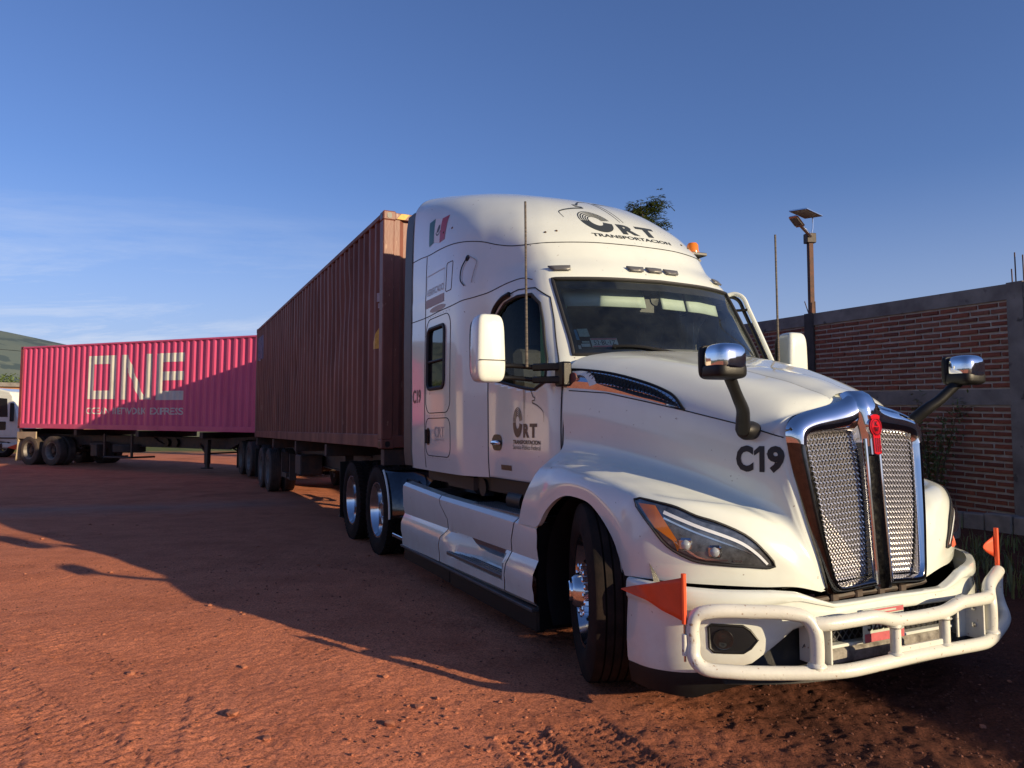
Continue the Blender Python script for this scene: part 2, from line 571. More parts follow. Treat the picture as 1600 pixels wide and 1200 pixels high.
# ---------------------------------------------------------------- wheels
def tyre_mesh(R0, W, rim_r, style):
    """Closed lathe: bead, sidewall, shoulder, ribbed tread. Axis along y, outer face at -y."""
    hw = W / 2; P = []
    side = [(hw * .80, rim_r), (hw * .97, rim_r + .035), (hw * 1.03, (rim_r + R0) / 2), (hw * .97, R0 - .06), (hw * .90, R0 - .022), (hw * .84, R0 - .006)]
    tread = []
    ribs = 5
    wtot = hw * .80
    for k in range(ribs):
        a = -wtot + 2 * wtot * k / ribs; b = -wtot + 2 * wtot * (k + 1) / ribs; g = .0055
        tread += [(a + g, R0), (b - g, R0)]
        if k < ribs - 1: tread += [(b - g * .8, R0 - .016), (b + g * .8, R0 - .016)]
    prof = [(-a, r) for a, r in side] + tread + [(a, r) for a, r in side[::-1]]
    prof += [(hw * .6, rim_r - .02), (-hw * .6, rim_r - .02)]
    mb = MB().lathe(prof, n=64, closed=True)
    if style == 'lug':
        for k in range(54):
            a = 2 * math.pi * k / 54
            M = Matrix.Rotation(a, 4, 'Y')
            for s in (-1, 1):
                mb.box((-.017, s * hw * .30, R0 - .02), (.017, s * hw * .93, R0 + .008), .004, M @ Matrix.Rotation(s * .12, 4, 'Z'))
    return mb

def make_wheel(name, parent, loc, R0=.525, W=.28, rim_r=.325, style='rib', rim='alu', dish='out', rubber_mat=None, rotz=0.0):
    w = empty(name, loc, (0, 0, rotz), parent)
    tyre_mesh(R0, W, rim_r, style).build('tyre', rubber_mat or rubber, w, True, 30)
    rm = {'alu': alu, 'grey': rim_grey, 'chrome': chrome}[rim]
    hw = W / 2; mb = MB()
    # barrel with lip
    mb.lathe([(-hw * .80, rim_r + .012), (-hw * .86, rim_r + .006), (-hw * .84, rim_r - .010), (-hw * .6, rim_r - .022), (-hw * .2, rim_r - .045),
              (hw * .4, rim_r - .05), (hw * .8, rim_r - .01), (hw * .8, rim_r + .012)], n=48)
    del mb.F[-2:]
    face = -hw * .72 if dish == 'out' else hw * .25
    # disc with ten hand holes
    r_in, r_h0, r_h1, r_out, NS = .115, rim_r - .125, rim_r - .075, rim_r - .046, 80
    def ring(r, y): return [(r * math.cos(2 * math.pi * k / NS), y, r * math.sin(2 * math.pi * k / NS)) for k in range(NS)]
    rr = [(r_out, face + .07), (r_h1 + .004, face + .05), (r_h0, face + .02), (r_h0 - .02, face + .004), (r_in, face)]
    V, F = [], []
    for r, y in rr: V += ring(r, y)
    for i in range(len(rr) - 1):
        for k in range(NS):
            if i == 1 and (k % 8) in (2, 3, 4, 5): continue
            k2 = (k + 1) % NS
            F.append((i * NS + k, i * NS + k2, (i + 1) * NS + k2, (i + 1) * NS + k))
    mb.add(V, F)
    rim_o = mb.build('rim', rm, w, True, 35)
    mb = MB()
    mb.lathe([(face + .06, .117), (face - .01, .112), (face - .07, .095), (face - .085, .08), (face - .085, .0)], n=28)
    mb.build('hub', rm if rim != 'grey' else steel_dark, w, True, 30)
    mb = MB()
    for k in range(10):
        a = 2 * math.pi * k / 10
        mb.lathe([(face + .01, .019), (face - .035, .017), (face - .042, .010), (face - .042, 0)], o=(.143 * math.cos(a), 0, .143 * math.sin(a)), n=8)
    tag(mb.build('lug_nuts', rm if rim != 'grey' else steel_dark, w, True, 30), kind='stuff')
    bk = MB().lathe([(hw * .2, .0), (hw * .2, .2), (hw * .75, .2)], n=24)
    bk.build('brake_drum', steel_dark, w)
    return w
# ================================================================ THE TRACTOR
YAW = R(24.9)
TD = (math.sin(YAW), -math.cos(YAW))                      # heading of the tractor
TL = (-TD[1], TD[0])
TRUCK_O = (.455 + 1.22 * TL[0], 4.465 + 1.22 * TL[1], 0.0)
truck = empty('truck_tractor', TRUCK_O, (R(0.5), 0, math.atan2(TD[1], TD[0])))
tag(truck, 'white long-nose truck tractor with chrome grille, bull bar and sleeper cab', 'truck')

CAB = [
 (1.10, [(-3.58,1.185),(-3.0,1.195),(-2.45,1.195),(-2.12,1.175),(-1.94,1.11),(-1.82,1.065),(-1.35,1.055),(-.95,1.045),(-.75,1.02),(-.67,.95),(-.63,.5),(-.61,0)]),
 (1.30, [(-3.58,1.20),(-3.0,1.21),(-2.45,1.21),(-2.12,1.19),(-1.94,1.12),(-1.82,1.075),(-1.35,1.065),(-.95,1.055),(-.75,1.03),(-.67,.95),(-.63,.5),(-.61,0)]),
 (1.80, [(-3.58,1.20),(-3.0,1.212),(-2.45,1.212),(-2.12,1.19),(-1.94,1.12),(-1.82,1.075),(-1.35,1.06),(-.95,1.045),(-.76,1.01),(-.69,.94),(-.60,.5),(-.56,0)]),
 (2.03, [(-3.58,1.20),(-3.0,1.21),(-2.45,1.21),(-2.12,1.19),(-1.94,1.12),(-1.82,1.07),(-1.35,1.045),(-.96,1.015),(-.83,.96),(-.754,.87),(-.575,.5),(-.49,0)]),
 (2.35, [(-3.58,1.20),(-3.0,1.205),(-2.45,1.205),(-2.12,1.187),(-1.94,1.12),(-1.82,1.065),(-1.38,1.02),(-1.09,.975),(-.995,.925),(-.933,.857),(-.765,.49),(-.69,0)]),
 (2.645,[(-3.58,1.195),(-3.0,1.20),(-2.45,1.20),(-2.12,1.185),(-1.94,1.13),(-1.82,1.08),(-1.47,1.0),(-1.26,.945),(-1.172,.90),(-1.112,.843),(-.96,.475),(-.895,0)]),
 (2.74, [(-3.58,1.195),(-3.0,1.20),(-2.45,1.198),(-2.13,1.182),(-1.95,1.13),(-1.82,1.075),(-1.53,.985),(-1.34,.92),(-1.24,.87),(-1.17,.80),(-1.03,.45),(-.975,0)]),
 (2.85, [(-3.58,1.19),(-3.0,1.195),(-2.45,1.192),(-2.16,1.172),(-1.97,1.12),(-1.84,1.065),(-1.60,.965),(-1.42,.885),(-1.33,.82),(-1.26,.74),(-1.13,.42),(-1.085,0)]),
 (3.00, [(-3.58,1.19),(-3.0,1.19),(-2.45,1.182),(-2.2,1.155),(-2.02,1.105),(-1.89,1.05),(-1.68,.965),(-1.53,.895),(-1.44,.83),(-1.37,.74),(-1.25,.42),(-1.215,0)]),
 (3.20, [(-3.58,1.185),(-3.0,1.18),(-2.5,1.16),(-2.26,1.125),(-2.08,1.07),(-1.95,1.01),(-1.78,.92),(-1.66,.835),(-1.585,.745),(-1.53,.64),(-1.44,.34),(-1.42,0)]),
 (3.40, [(-3.58,1.18),(-3.05,1.165),(-2.65,1.125),(-2.42,1.075),(-2.25,1.01),(-2.13,.94),(-1.99,.84),(-1.89,.75),(-1.82,.65),(-1.77,.55),(-1.70,.28),(-1.685,0)]),
 (3.60, [(-3.58,1.17),(-3.15,1.14),(-2.85,1.08),(-2.65,1.01),(-2.5,.93),(-2.4,.86),(-2.28,.75),(-2.2,.65),(-2.14,.55),(-2.1,.45),(-2.06,.22),(-2.05,0)]),
 (3.75, [(-3.58,1.155),(-3.27,1.10),(-3.03,1.02),(-2.87,.94),(-2.76,.86),(-2.68,.78),(-2.6,.68),(-2.55,.58),(-2.51,.48),(-2.49,.38),(-2.47,.2),(-2.46,0)]),
 (3.87, [(-3.58,1.09),(-3.38,1.0),(-3.22,.91),(-3.12,.82),(-3.05,.74),(-3.0,.66),(-2.95,.57),(-2.92,.48),(-2.9,.39),(-2.89,.31),(-2.88,.16),(-2.88,0)]),
 (3.95, [(-3.58,.96),(-3.48,.87),(-3.41,.78),(-3.37,.69),(-3.34,.61),(-3.32,.53),(-3.30,.45),(-3.285,.38),(-3.275,.3),(-3.27,.23),(-3.265,.12),(-3.265,0)]),
 (3.985,[(-3.58,.78),(-3.575,.70),(-3.57,.62),(-3.565,.55),(-3.56,.48),(-3.555,.42),(-3.55,.36),(-3.548,.3),(-3.546,.24),(-3.544,.18),(-3.542,.09),(-3.54,0)]),
]
CZ = [l[0] for l in CAB]
CP = np.array([l[1] for l in CAB])                        # levels x 12 x 2
CN = 12                                                   # samples per span
def cab_contour(z): return catmull(pchip(CZ, CP, np.array([z]))[0], CN)
zs = sorted(set(np.round(np.concatenate([np.linspace(1.10, 2.03, 44), np.linspace(2.03, 2.645, 30), np.linspace(2.645, 3.75, 56), np.linspace(3.75, 3.985, 22)]), 5)))
CTRL = pchip(CZ, CP, np.array(zs))
CONT = np.array([catmull(c, CN) for c in CTRL])           # nz x nt x 2
nz, nt = CONT.shape[:2]
WS_T0 = 9 * CN                                            # where the windscreen starts along a contour

DOOR = [(-1.83, 1.10), (-1.83, 2.30), (-1.76, 2.47), (-1.62, 2.56), (-1.40, 2.60), (-1.20, 2.585), (-1.05, 2.49), (-.95, 2.30), (-.80, 1.98), (-.72, 1.80), (-.70, 1.10)]
DWIN = [(-1.75, 1.90), (-1.76, 2.28), (-1.70, 2.43), (-1.58, 2.51), (-1.40, 2.545), (-1.22, 2.535), (-1.11, 2.45), (-1.02, 2.28), (-.90, 2.00), (-.88, 1.84), (-1.02, 1.79), (-1.2, 1.81), (-1.5, 1.86)]
SWIN = rrect(-3.005, 1.88, -2.525, 2.46, .07)

def cab_half():
    V = np.zeros((nz, nt, 3))
    V[:, :, 0] = CONT[:, :, 0]; V[:, :, 1] = -CONT[:, :, 1]; V[:, :, 2] = np.array(zs)[:, None]
    cls = np.zeros((nz - 1, nt - 1), int)
    for i in range(nz - 1):
        for j in range(nt - 1):
            c = (V[i, j] + V[i + 1, j + 1] + V[i + 1, j] + V[i, j + 1]) / 4
            if j >= WS_T0 and 2.03 <= c[2] <= 2.645: cls[i, j] = 3
            elif j < WS_T0 and pip(DWIN, c[0], c[2]): cls[i, j] = 2
            elif j < WS_T0 and pip(DOOR, c[0], c[2]): cls[i, j] = 1
            elif j < 4 * CN and pip(SWIN, c[0], c[2]): cls[i, j] = 4
    for i in range(nz):
        for j in range(nt):
            s = {cls[a, b] for a in (i - 1, i) if 0 <= a < nz - 1 for b in (j - 1, j) if 0 <= b < nt - 1}
            if len(s) < 2 or j >= WS_T0: continue
            poly = DWIN if 2 in s else SWIN if 4 in s else DOOR if 1 in s else None
            if poly is None: continue
            x, z = nearest_on(poly, V[i, j, 0], V[i, j, 2])
            z = min(max(z, 1.10), 3.9)
            c = cab_contour(z)[:WS_T0]
            V[i, j] = (x, -np.interp(x, c[:, 0], c[:, 1]), z)
    return V, cls
CABV, CABC = cab_half()
def pick(V, C, k):
    F = []
    for i in range(nz - 1):
        for j in range(nt - 1):
            if C[i, j] == k: F.append((i * nt + j, i * nt + j + 1, (i + 1) * nt + j + 1, (i + 1) * nt + j))
    used = sorted({v for f in F for v in f}); re_ = {v: n for n, v in enumerate(used)}
    W = V.reshape(-1, 3)
    return [tuple(W[v]) for v in used], [tuple(re_[v] for v in f) for f in F]

def both(V, F):
    """Right half plus its mirror image as one shell, welded down the middle."""
    mb = MB().add(V, F).add([(x, -y, z) for x, y, z in V], [f[::-1] for f in F])
    return mb
def weld(o, d=.0005):
    bm = bmesh.new(); bm.from_mesh(o.data); bmesh.ops.remove_doubles(bm, verts=bm.verts, dist=d)
    bmesh.ops.recalc_face_normals(bm, faces=bm.faces)
    bm.to_mesh(o.data); bm.free(); return o

V0, F0 = pick(CABV, CABC, 0)
mb = both(V0, F0)
# back wall and floor
back = [tuple(CABV[i, 0]) for i in range(nz)]
b0 = len(mb.V)
mb.V += back + [(x, -y, z) for x, y, z in back]
for i in range(nz - 1): mb.F.append((b0 + i, b0 + i + 1, b0 + nz + i + 1, b0 + nz + i))

cab_body = weld(mb.build('cab_body', white, truck, True, 50))
# one closed hull (no holes) for laying trim on
_all = CABV.reshape(-1, 3); _F = [(i * nt + j, i * nt + j + 1, (i + 1) * nt + j + 1, (i + 1) * nt + j) for i in range(nz - 1) for j in range(nt - 1)]
_hm = both([tuple(v) for v in _all], _F)
CAB_BVH = BVHTree.FromPolygons([Vector(v) for v in _hm.V], _hm.F)

Vd, Fd = pick(CABV, CABC, 1)
door_r = obj_from('door', Vd, Fd, white, truck, True, 50)

m_ = door_r.modifiers.new('thickness', 'SOLIDIFY'); m_.thickness = .03; m_.offset = -1
door_l = mirror_y(door_r)
m_ = door_l.modifiers.new('thickness', 'SOLIDIFY'); m_.thickness = .03; m_.offset = -1

def pane(name, k, mat, parent, inset=.012):
    V, F = pick(CABV, CABC, k)
    o = obj_from(name, V, F, mat, parent, True)
    return o
dg = pane('window', 2, glass_side, door_r); 
for v in dg.data.vertices: v.co.y += .014
mirror_y(dg, door_l)
sg = pane('sleeper_window', 4, glass_dark, truck)
for v in sg.data.vertices: v.co.y += .012
mirror_y(sg)
# windscreen: the shell's own surface, both halves as one pane
Vw, Fw = pick(CABV, CABC, 3)
wsb = both([(x - .008, y, z) for x, y, z in Vw], Fw)
windscreen = weld(wsb.build('windscreen', glass, truck, True, 60))
zi0, zi1 = [i for i, z in enumerate(zs) if abs(z - 2.03) < 1e-4][0], [i for i, z in enumerate(zs) if abs(z - 2.645) < 1e-4][0]
edge = [tuple(CABV[i, WS_T0]) for i in range(zi0, zi1 + 1)] + [tuple(CABV[zi1, j]) for j in range(WS_T0 + 1, nt)]
bot = [tuple(CABV[zi0, j]) for j in range(WS_T0, nt)]
loop = edge + [(x, -y, z) for x, y, z in edge[::-1][1:]] + [(x, -y, z) for x, y, z in bot[1:-1]] + bot[::-1][:-1]
MB().tube(loop, .014, 8, closed=True).build('windscreen_seal', seal, truck)
# black printed border of the windscreen, a band inside the glass
wb = MB()
for j0, j1, i0, i1 in ((WS_T0, nt - 1, zi1 - 4, zi1), (WS_T0, nt - 1, zi0, zi0 + 2), (WS_T0, WS_T0 + 2, zi0, zi1)):
    for s in (1, -1):
        G = [[(CABV[i, j, 0] - .014, s * CABV[i, j, 1], CABV[i, j, 2]) for j in range(j0, j1 + 1)] for i in range(i0, i1 + 1)]
        wb.grid(G, s < 0)
wb.build('windscreen_border', seal, truck)

# rubber round the side windows
for s_poly, nm, par, rr_ in ((DWIN, 'window_seal', door_r, .013), (SWIN, 'sleeper_window_frame', truck, .020)):
    q = seam(nm, s_poly, **SIDE, parent=par, bvh=CAB_BVH, r=rr_, mat=seal, closed=True)
    mirror_y(q, door_l if par is door_r else None)
q = seam('sleeper_window_bar', [(-3.0, 2.14), (-2.53, 2.14)], **SIDE, parent=truck, bvh=CAB_BVH, r=.012, mat=seal); mirror_y(q)

# panel gaps of the cab
roof_gap = [(-3.58, 3.235), (-3.3, 3.225), (-3.05, 3.205), (-2.75, 3.20), (-2.45, 3.185), (-2.2, 3.155), (-1.98, 3.11), (-1.80, 3.05), (-1.62, 3.005), (-1.47, 2.99)]
side_gap = [(-3.58, 2.60), (-3.07, 2.59), (-2.7, 2.60), (-2.32, 2.605), (-2.12, 2.615), (-1.98, 2.62), (-1.80, 2.64), (-1.55, 2.68), (-1.38, 2.69), (-1.26, 2.66)]
gaps = [('roof_gap', catmull(roof_gap, 6)), ('side_gap', catmull(side_gap, 6)), ('panel_gap', [(-3.10, 1.09), (-3.10, 3.20)]),
        ('door_gap', DOOR[:]), ('cowl_gap', [(-.70, 1.80), (-.70, 1.33)]),
        ('locker_door_gap', rrect(-3.065, 1.245, -2.385, 1.60, .09)), ('window_panel_gap', rrect(-3.065, 1.65, -2.385, 2.555, .12))]
for nm, P in gaps:
    q = seam(nm, P, **SIDE, parent=truck, bvh=CAB_BVH, r=.0045 if nm != 'door_gap' else .005, closed=nm in ('door_gap', 'locker_door_gap', 'window_panel_gap'))
    mirror_y(q)
seam('roof_gap', [(-.87 + 1.74 * i / 30, 2.99 + .012 * math.sin(math.pi * i / 30)) for i in range(31)], **FRONT, parent=truck, bvh=CAB_BVH, r=.005)
# small rivets above and below the locker doors
rv = MB()
for zr, n_ in ((2.575, 9), (1.225, 9), (1.625, 8)):
    for k in range(n_):
        h, nn, _, _ = CAB_BVH.ray_cast(Vector((-3.02 + .075 * k, -1.9, zr)), Vector((0, 1, 0)))
        rv.lathe([(-.003, .007), (.002, .005), (.003, 0)], o=h, axis=(0, -1, 0), n=8)
tag(rv.build('rivets', ink_faint, truck), kind='stuff')
# handles
def handle(x0, z0, x1, z1, r, nm, par):
    decal(nm + '_recess', tri2(rrect(x0, z0, x1, z1, r)), **SIDE, mat=ink_black, parent=par, bvh=CAB_BVH, off=.004)
handle(-3.045, 1.345, -2.935, 1.51, .05, 'locker_handle', truck)
handle(-1.765, 1.325, -1.575, 1.455, .06, 'door_handle', door_r)
for (xa, xb, z_, par, mt) in ((-1.75, -1.59, 1.385, door_r, chrome), ):
    P = [(xa + (xb - xa) * i / 8, z_ + .006 * math.sin(math.pi * i / 8)) for i in range(9)]
    Q = on_body(P, **SIDE, bvh=CAB_BVH, off=.022)
    MB().tube([tuple(p) for p in Q], [.010, .017, .019, .02, .02, .02, .019, .017, .010], 10).build('door_handle', mt, par)
Q = on_body([(-2.99, 1.36), (-2.99, 1.42), (-2.99, 1.495)], **SIDE, bvh=CAB_BVH, off=.02)
MB().tube([tuple(p) for p in Q], .014, 8).build('locker_handle', black_plastic, truck)
decal('door_badge', tri2([(-1.60, 1.175), (-1.40, 1.175), (-1.40, 1.215), (-1.60, 1.215)]), **SIDE, mat=ink_brown, parent=door_r, bvh=CAB_BVH, off=.004)

# black side extenders and the gap panel behind the sleeper
for s in (-1, 1):
    mb = MB()
    zz_ = np.linspace(1.12, 3.78, 20)
    G = []
    for z in zz_:
        w = cab_contour(z)[0][1]
        G.append([(-3.575, s * (w + .004), z), (-3.62, s * (w + .006), z), (-3.80, s * (w + .012), z), (-3.80, s * (w - .02), z), (-3.575, s * (w - .02), z)])
    mb.grid(G, s > 0)
    mb.build('side_extender', grey_plastic, truck, True, 40)

marker_white = material('marker_lens', (.55, .56, .56), .25)
marker_body = material('marker_body', (.10, .10, .105), .35)
# cab lights over the windscreen
for y, z in ((-.76, 2.735), (-.17, 2.745), (0.0, 2.745), (.17, 2.745), (.76, 2.735)):
    P = [(-.075, .017), (.075, .017), (.06, -.02), (-.05, -.02)]
    lt = decal('marker_light', tri2([(y + a, z + b) for a, b in P]), **FRONT, mat=marker_body, parent=truck, bvh=CAB_BVH, off=.014, thick=.014)
    for a0 in (-.05, -.02, .01, .04):
        decal('marker_lens', tri2([(y + a0 - .012, z + .011), (y + a0 + .013, z + .011), (y + a0 + .011, z - .013), (y + a0 - .010, z - .013)]), **FRONT, mat=marker_white, parent=lt, bvh=CAB_BVH, off=.018)
# bolts on the roof cap
for (y, z) in ((-.72, 3.10), (-.63, 3.115), (.63, 3.115), (.72, 3.10)):
    h, nn, _, _ = CAB_BVH.ray_cast(Vector((2, y, z)), Vector((-1, 0, 0)))
    MB().lathe([(-.004, .012), (.006, .010), (.008, 0)], o=h, axis=nn, n=10).build('roof_bolt', ink_brown, truck)
for (x, z) in ((-2.72, 3.36), (-2.55, 3.365)):
    h, nn, _, _ = CAB_BVH.ray_cast(Vector((x, -2, z)), Vector((0, 1, 0)))
    MB().lathe([(-.004, .012), (.006, .010), (.008, 0)], o=h, axis=nn, n=10).build('roof_bolt', ink_brown, truck)
# cable grommet with two loose wires
h, nn, _, _ = CAB_BVH.ray_cast(Vector((-2.12, -2, 2.99)), Vector((0, 1, 0)))
MB().lathe([(-.004, .03), (.006, .027), (.008, 0)], o=h, axis=nn, n=16).build('cable_grommet', seal, truck)
q1 = on_body(catmull([(-2.12, 2.99), (-2.18, 2.9), (-2.17, 2.8), (-2.1, 2.74)], 6), **SIDE, bvh=CAB_BVH, off=.01)
MB().tube([tuple(p) for p in q1], .005, 6).build('loose_wire', seal, truck)
q1 = on_body(catmull([(-2.09, 3.0), (-1.98, 2.93), (-1.99, 2.84), (-2.0, 2.75)], 6), **SIDE, bvh=CAB_BVH, off=.01)
MB().tube([tuple(p) for p in q1], .0035, 6).build('loose_wire', ink_faint, truck)

# ---------------------------------------------------------------- interior seen through the glass
cloth_dark = material('seat_cloth', (.045, .045, .05), .9, var=.3, vscale=30)
dash_mat = material('dashboard', (.05, .045, .042), .6, var=.2)
visor_mat = material('sun_visor_vinyl', (.42, .50, .46), .55, var=.12, vscale=5)
curtain_mat = material('green_curtain', (.30, .58, .32), .85, var=.35, vscale=7, stretch=(5, 5, .4))
liner_mat = material('cab_liner', (.16, .15, .145), .85, var=.2)
interior = MB()
interior.box((-3.5, -1.03, 1.12), (-.75, 1.03, 1.18))                     # floor
interior.box((-2.02, -1.03, 1.18), (-1.98, 1.03, 2.66))                    # dark curtain to the bunk
interior.build('cab_floor', cloth_dark, truck, False)
MB().box((-2.0, -.86, 2.655), (-1.17, .86, 2.675)).build('cab_headliner', liner_mat, truck, False)
G = [[(-.66 - .10 * t - .02 * abs(y), y, 1.50 + .44 * math.sin(t * 1.45)) for y in np.linspace(-.86, .86, 12)] for t in np.linspace(0, 1, 6)]
dsh = MB()
dsh.box((-1.02, -.84, 1.25), (-.78, .84, 1.93), .04); dsh.box((-.84, -.80, 1.88), (-.66, .80, 1.95), .02)
dsh.build('dashboard', dash_mat, truck)
for y in (-.58, .58):
    s_ = MB()
    s_.box((-1.75, y - .26, 1.45), (-1.25, y + .26, 1.62), .05)
    s_.box((-1.88, y - .25, 1.55), (-1.72, y + .25, 2.20), .06, Matrix.Translation((-1.8, 0, 1.6)) @ Matrix.Rotation(-.16, 4, 'Y') @ Matrix.Translation((1.8, 0, -1.6)))
    s_.box((-1.90, y - .14, 2.22), (-1.80, y + .14, 2.46), .04)
    s_.box((-1.65, y - .2, 1.18), (-1.35, y + .2, 1.45), .03)
    s_.build('seat', cloth_dark, truck)
st = MB()
a = [(-1.13 + .07 * math.sin(t), .58 + .225 * math.cos(t), 1.93 + .20 * math.sin(t)) for t in np.linspace(0, 2 * math.pi, 36, endpoint=False)]
st.tube(a, .016, 8, closed=True)
for t in (.2, math.pi - .2, -math.pi / 2): st.tube([(-1.10, .58, 1.92), (-1.13 + .07 * math.sin(t), .58 + .22 * math.cos(t), 1.93 + .20 * math.sin(t))], .014, 6)
st.lathe([(0, .05), (-.25, .04)], o=(-1.10, .58, 1.92), axis=(-.95, 0, .25), n=12)
st.build('steering_wheel', black_plastic, truck)
# sun visors and the pale overhead console along the top of the windscreen
for y0, y1 in ((-.74, -.10), (.05, .30), (.33, .74)):
    n_ = 10; G = []
    for t in (0, .5, 1):
        row = []
        for k in range(n_ + 1):
            y = y0 + (y1 - y0) * k / n_
            xw = np.interp(abs(y), [0, .475, .843], [-.895, -.96, -1.112])
            row.append((xw - .10 + .05 * t, y, 2.585 - .15 * t))
        G.append(row)
    o_ = MB().grid(G).build('sun_visor', visor_mat, truck)
    m_ = o_.modifiers.new('t', 'SOLIDIFY'); m_.thickness = .02
MB().lathe([(0, .055), (.02, .05), (.025, .0)], o=(-1.0, .02, 2.52), axis=(1, 0, 0), n=16).build('cab_fan', black_plastic, truck)
MB().box((-1.02, -.14, 2.40), (-.99, .02, 2.55), .02).build('inner_mirror', black_plastic, truck)
# curtains by the doors
for s in (-1, 1):
    G = [[(-1.72 + .032 * k + (.0), s * (.84 + .02 * math.sin(k * 1.7)), z) for k in range(20 if s < 0 else 7)] for z in np.linspace(1.5, 2.45, 6)]
    if s < 0: G = [[(-1.34 + .024 * k, -.825 - .022 * math.sin(k * 1.9), z) for k in range(17)] for z in np.linspace(1.62, 2.42, 6)]
    o_ = MB().grid(G).build('curtain', curtain_mat if s < 0 else visor_mat, truck)
# things lying on the dash and stuck to the glass
sticker_blue = material('blue_sticker', (.05, .25, .38), .4, var=.4, vscale=60)
sticker_pale = material('pale_sticker', (.36, .42, .33), .4, var=.3, vscale=60)
plate_mat = material('plate_white', (.45, .50, .44), .4, var=.15, vscale=40)
plate_red = material('plate_red', (.48, .10, .12), .45, var=.2, vscale=30)
WSF = dict(o=(1.0, 0, 0), u=(0, 1, 0), v=(0, 0, 1))
for nm, (y0, z0, y1, z1), mt in (('sticker', (-.848, 2.142, -.800, 2.222), sticker_blue), ('sticker', (-.795, 2.165, -.730, 2.228), sticker_pale), ('sticker', (-.80, 2.088, -.745, 2.112), plate_mat), ('sticker', (-.79, 2.118, -.745, 2.132), sticker_pale), ('sticker', (-.835, 2.07, -.805, 2.10), plate_mat)):
    decal(nm, tri2([(y0, z0), (y1, z0), (y1, z1), (y0, z1)]), **WSF, mat=mt, parent=windscreen, bvh=CAB_BVH, off=-.0165)
pl = decal('number_plate', tri2([(-.735, 2.083), (-.565, 2.083), (-.565, 2.152), (-.735, 2.152)]), **WSF, mat=plate_mat, parent=windscreen, bvh=CAB_BVH, off=-.0165)
decal('plate_number', text2('52·BL·1Z', -.72, 2.101, .14, .034, .01), **WSF, mat=ink, parent=pl, bvh=CAB_BVH, off=-.0148)
for z_ in (2.085, 2.140): decal('plate_band', tri2([(-.732, z_), (-.568, z_), (-.568, z_ + .010), (-.732, z_ + .010)]), **WSF, mat=plate_red, parent=pl, bvh=CAB_BVH, off=-.0148)
# wipers
for y0, y1 in ((-.62, -.02), (.08, .66)):
    P = on_body([(y0 + (y1 - y0) * t, 2.045 + .035 * (1 - t) + .01 * math.sin(6 * t)) for t in np.linspace(0, 1, 14)], **WSF, bvh=CAB_BVH, off=.018)
    MB().tube([tuple(p) for p in P], .011, 6).build('wiper', black_plastic, truck)
# ---------------------------------------------------------------- bonnet and wings: one lofted shell
def ysd(x): return .98 - (x + .6) * .317                  # flank of the bonnet
xc = [-.47, -.36, -.24, -.11, .02, .16, .30, .44, .58, .72, .84]
xs_ = [-.67, -.60, -.50, -.38, -.25, -.11, .04, .20, .36, .52, .66]
xk = [-.745, -.69, -.59, -.47, -.34, -.20, -.06, .09, .23, .35, .455]
lip = [(-.95, .83), (-.80, .838), (-.655, .846), (-.53, .96), (-.40, 1.04), (-.265, 1.083), (-.10, 1.085), (.045, 1.06), (.205, .965), (.316, .854), (.385, .715)]
zc = lambda x: np.interp(x, [-.5, -.1, .1, .58, .84], [2.062, 1.963, 1.908, 1.775, 1.672])
zsh = lambda x: np.interp(x, [-.67, -.4, -.15, .08, .29, .49, .70, .85], [2.005, 1.955, 1.895, 1.83, 1.765, 1.695, 1.605, 1.53])
zval = lambda x: np.interp(x, [-.67, -.3, 0, .38, .75], [1.345, 1.30, 1.245, 1.16, 1.04])
rows = []
for i in range(11):
    a, b, k = xc[i], xs_[i], xk[i]
    lx, lz = lip[i]
    y0 = ysd(b)
    zk = np.interp(k, [-.745, -.45, -.08, .18, .46], [1.215, 1.25, 1.235, 1.195, 1.135])
    ds = (b - a)
    rows.append([(a, 0, zc(a)), (a + ds * .22, y0 * .33, zc(a + ds * .22) - .012), (a + ds * .62, y0 * .68, zsh(b) + .030), (b - .01, y0 * .885, zsh(b) - .022), (b, y0 * .975, zsh(b) - .13),
                 (b, y0 * 1.005, zsh(b) - .36), (b, y0 * 1.01, zval(b) + .03), (b * .5 + k * .5, y0 * .42 + 1.15 * .58, zk * .5 + zval(b) * .5 + .012), (k, 1.165, zk), ((k + lx) / 2, 1.222, (zk + lz) / 2 + .015), (lx, 1.226, lz)])
rows += [
 [(.845, .25, 1.605), (.82, .36, 1.585), (.785, .47, 1.555), (.755, .53, 1.49), (.75, .55, 1.41), (.75, .557, 1.25), (.75, .572, 1.07), (.73, .79, 1.10), (.63, 1.085, 1.10), (.515, 1.205, .90), (.47, 1.21, .713)],
 [(.845, .44, 1.555), (.835, .475, 1.545), (.825, .503, 1.52), (.815, .521, 1.47), (.82, .527, 1.39), (.83, .53, 1.22), (.838, .545, 1.03), (.822, .725, 1.055), (.745, .975, 1.05), (.645, 1.115, .87), (.60, 1.135, .71)],
 [(.865, .495, 1.47), (.862, .502, 1.44), (.86, .507, 1.40), (.86, .51, 1.35), (.865, .511, 1.28), (.875, .512, 1.13), (.885, .525, .99), (.872, .665, 1.005), (.825, .862, .998), (.752, 1.01, .84), (.71, 1.045, .707)],
 [(.90, .477, 1.28), (.90, .481, 1.25), (.90, .485, 1.21), (.90, .487, 1.17), (.905, .489, 1.11), (.91, .492, 1.02), (.918, .506, .935), (.909, .625, .945), (.882, .765, .932), (.842, .872, .81), (.82, .885, .70)]]
def fade(p, q, n=11): return [tuple(np.array(p) + (np.array(q) - np.array(p)) * t) for t in np.linspace(0, 1, n)]
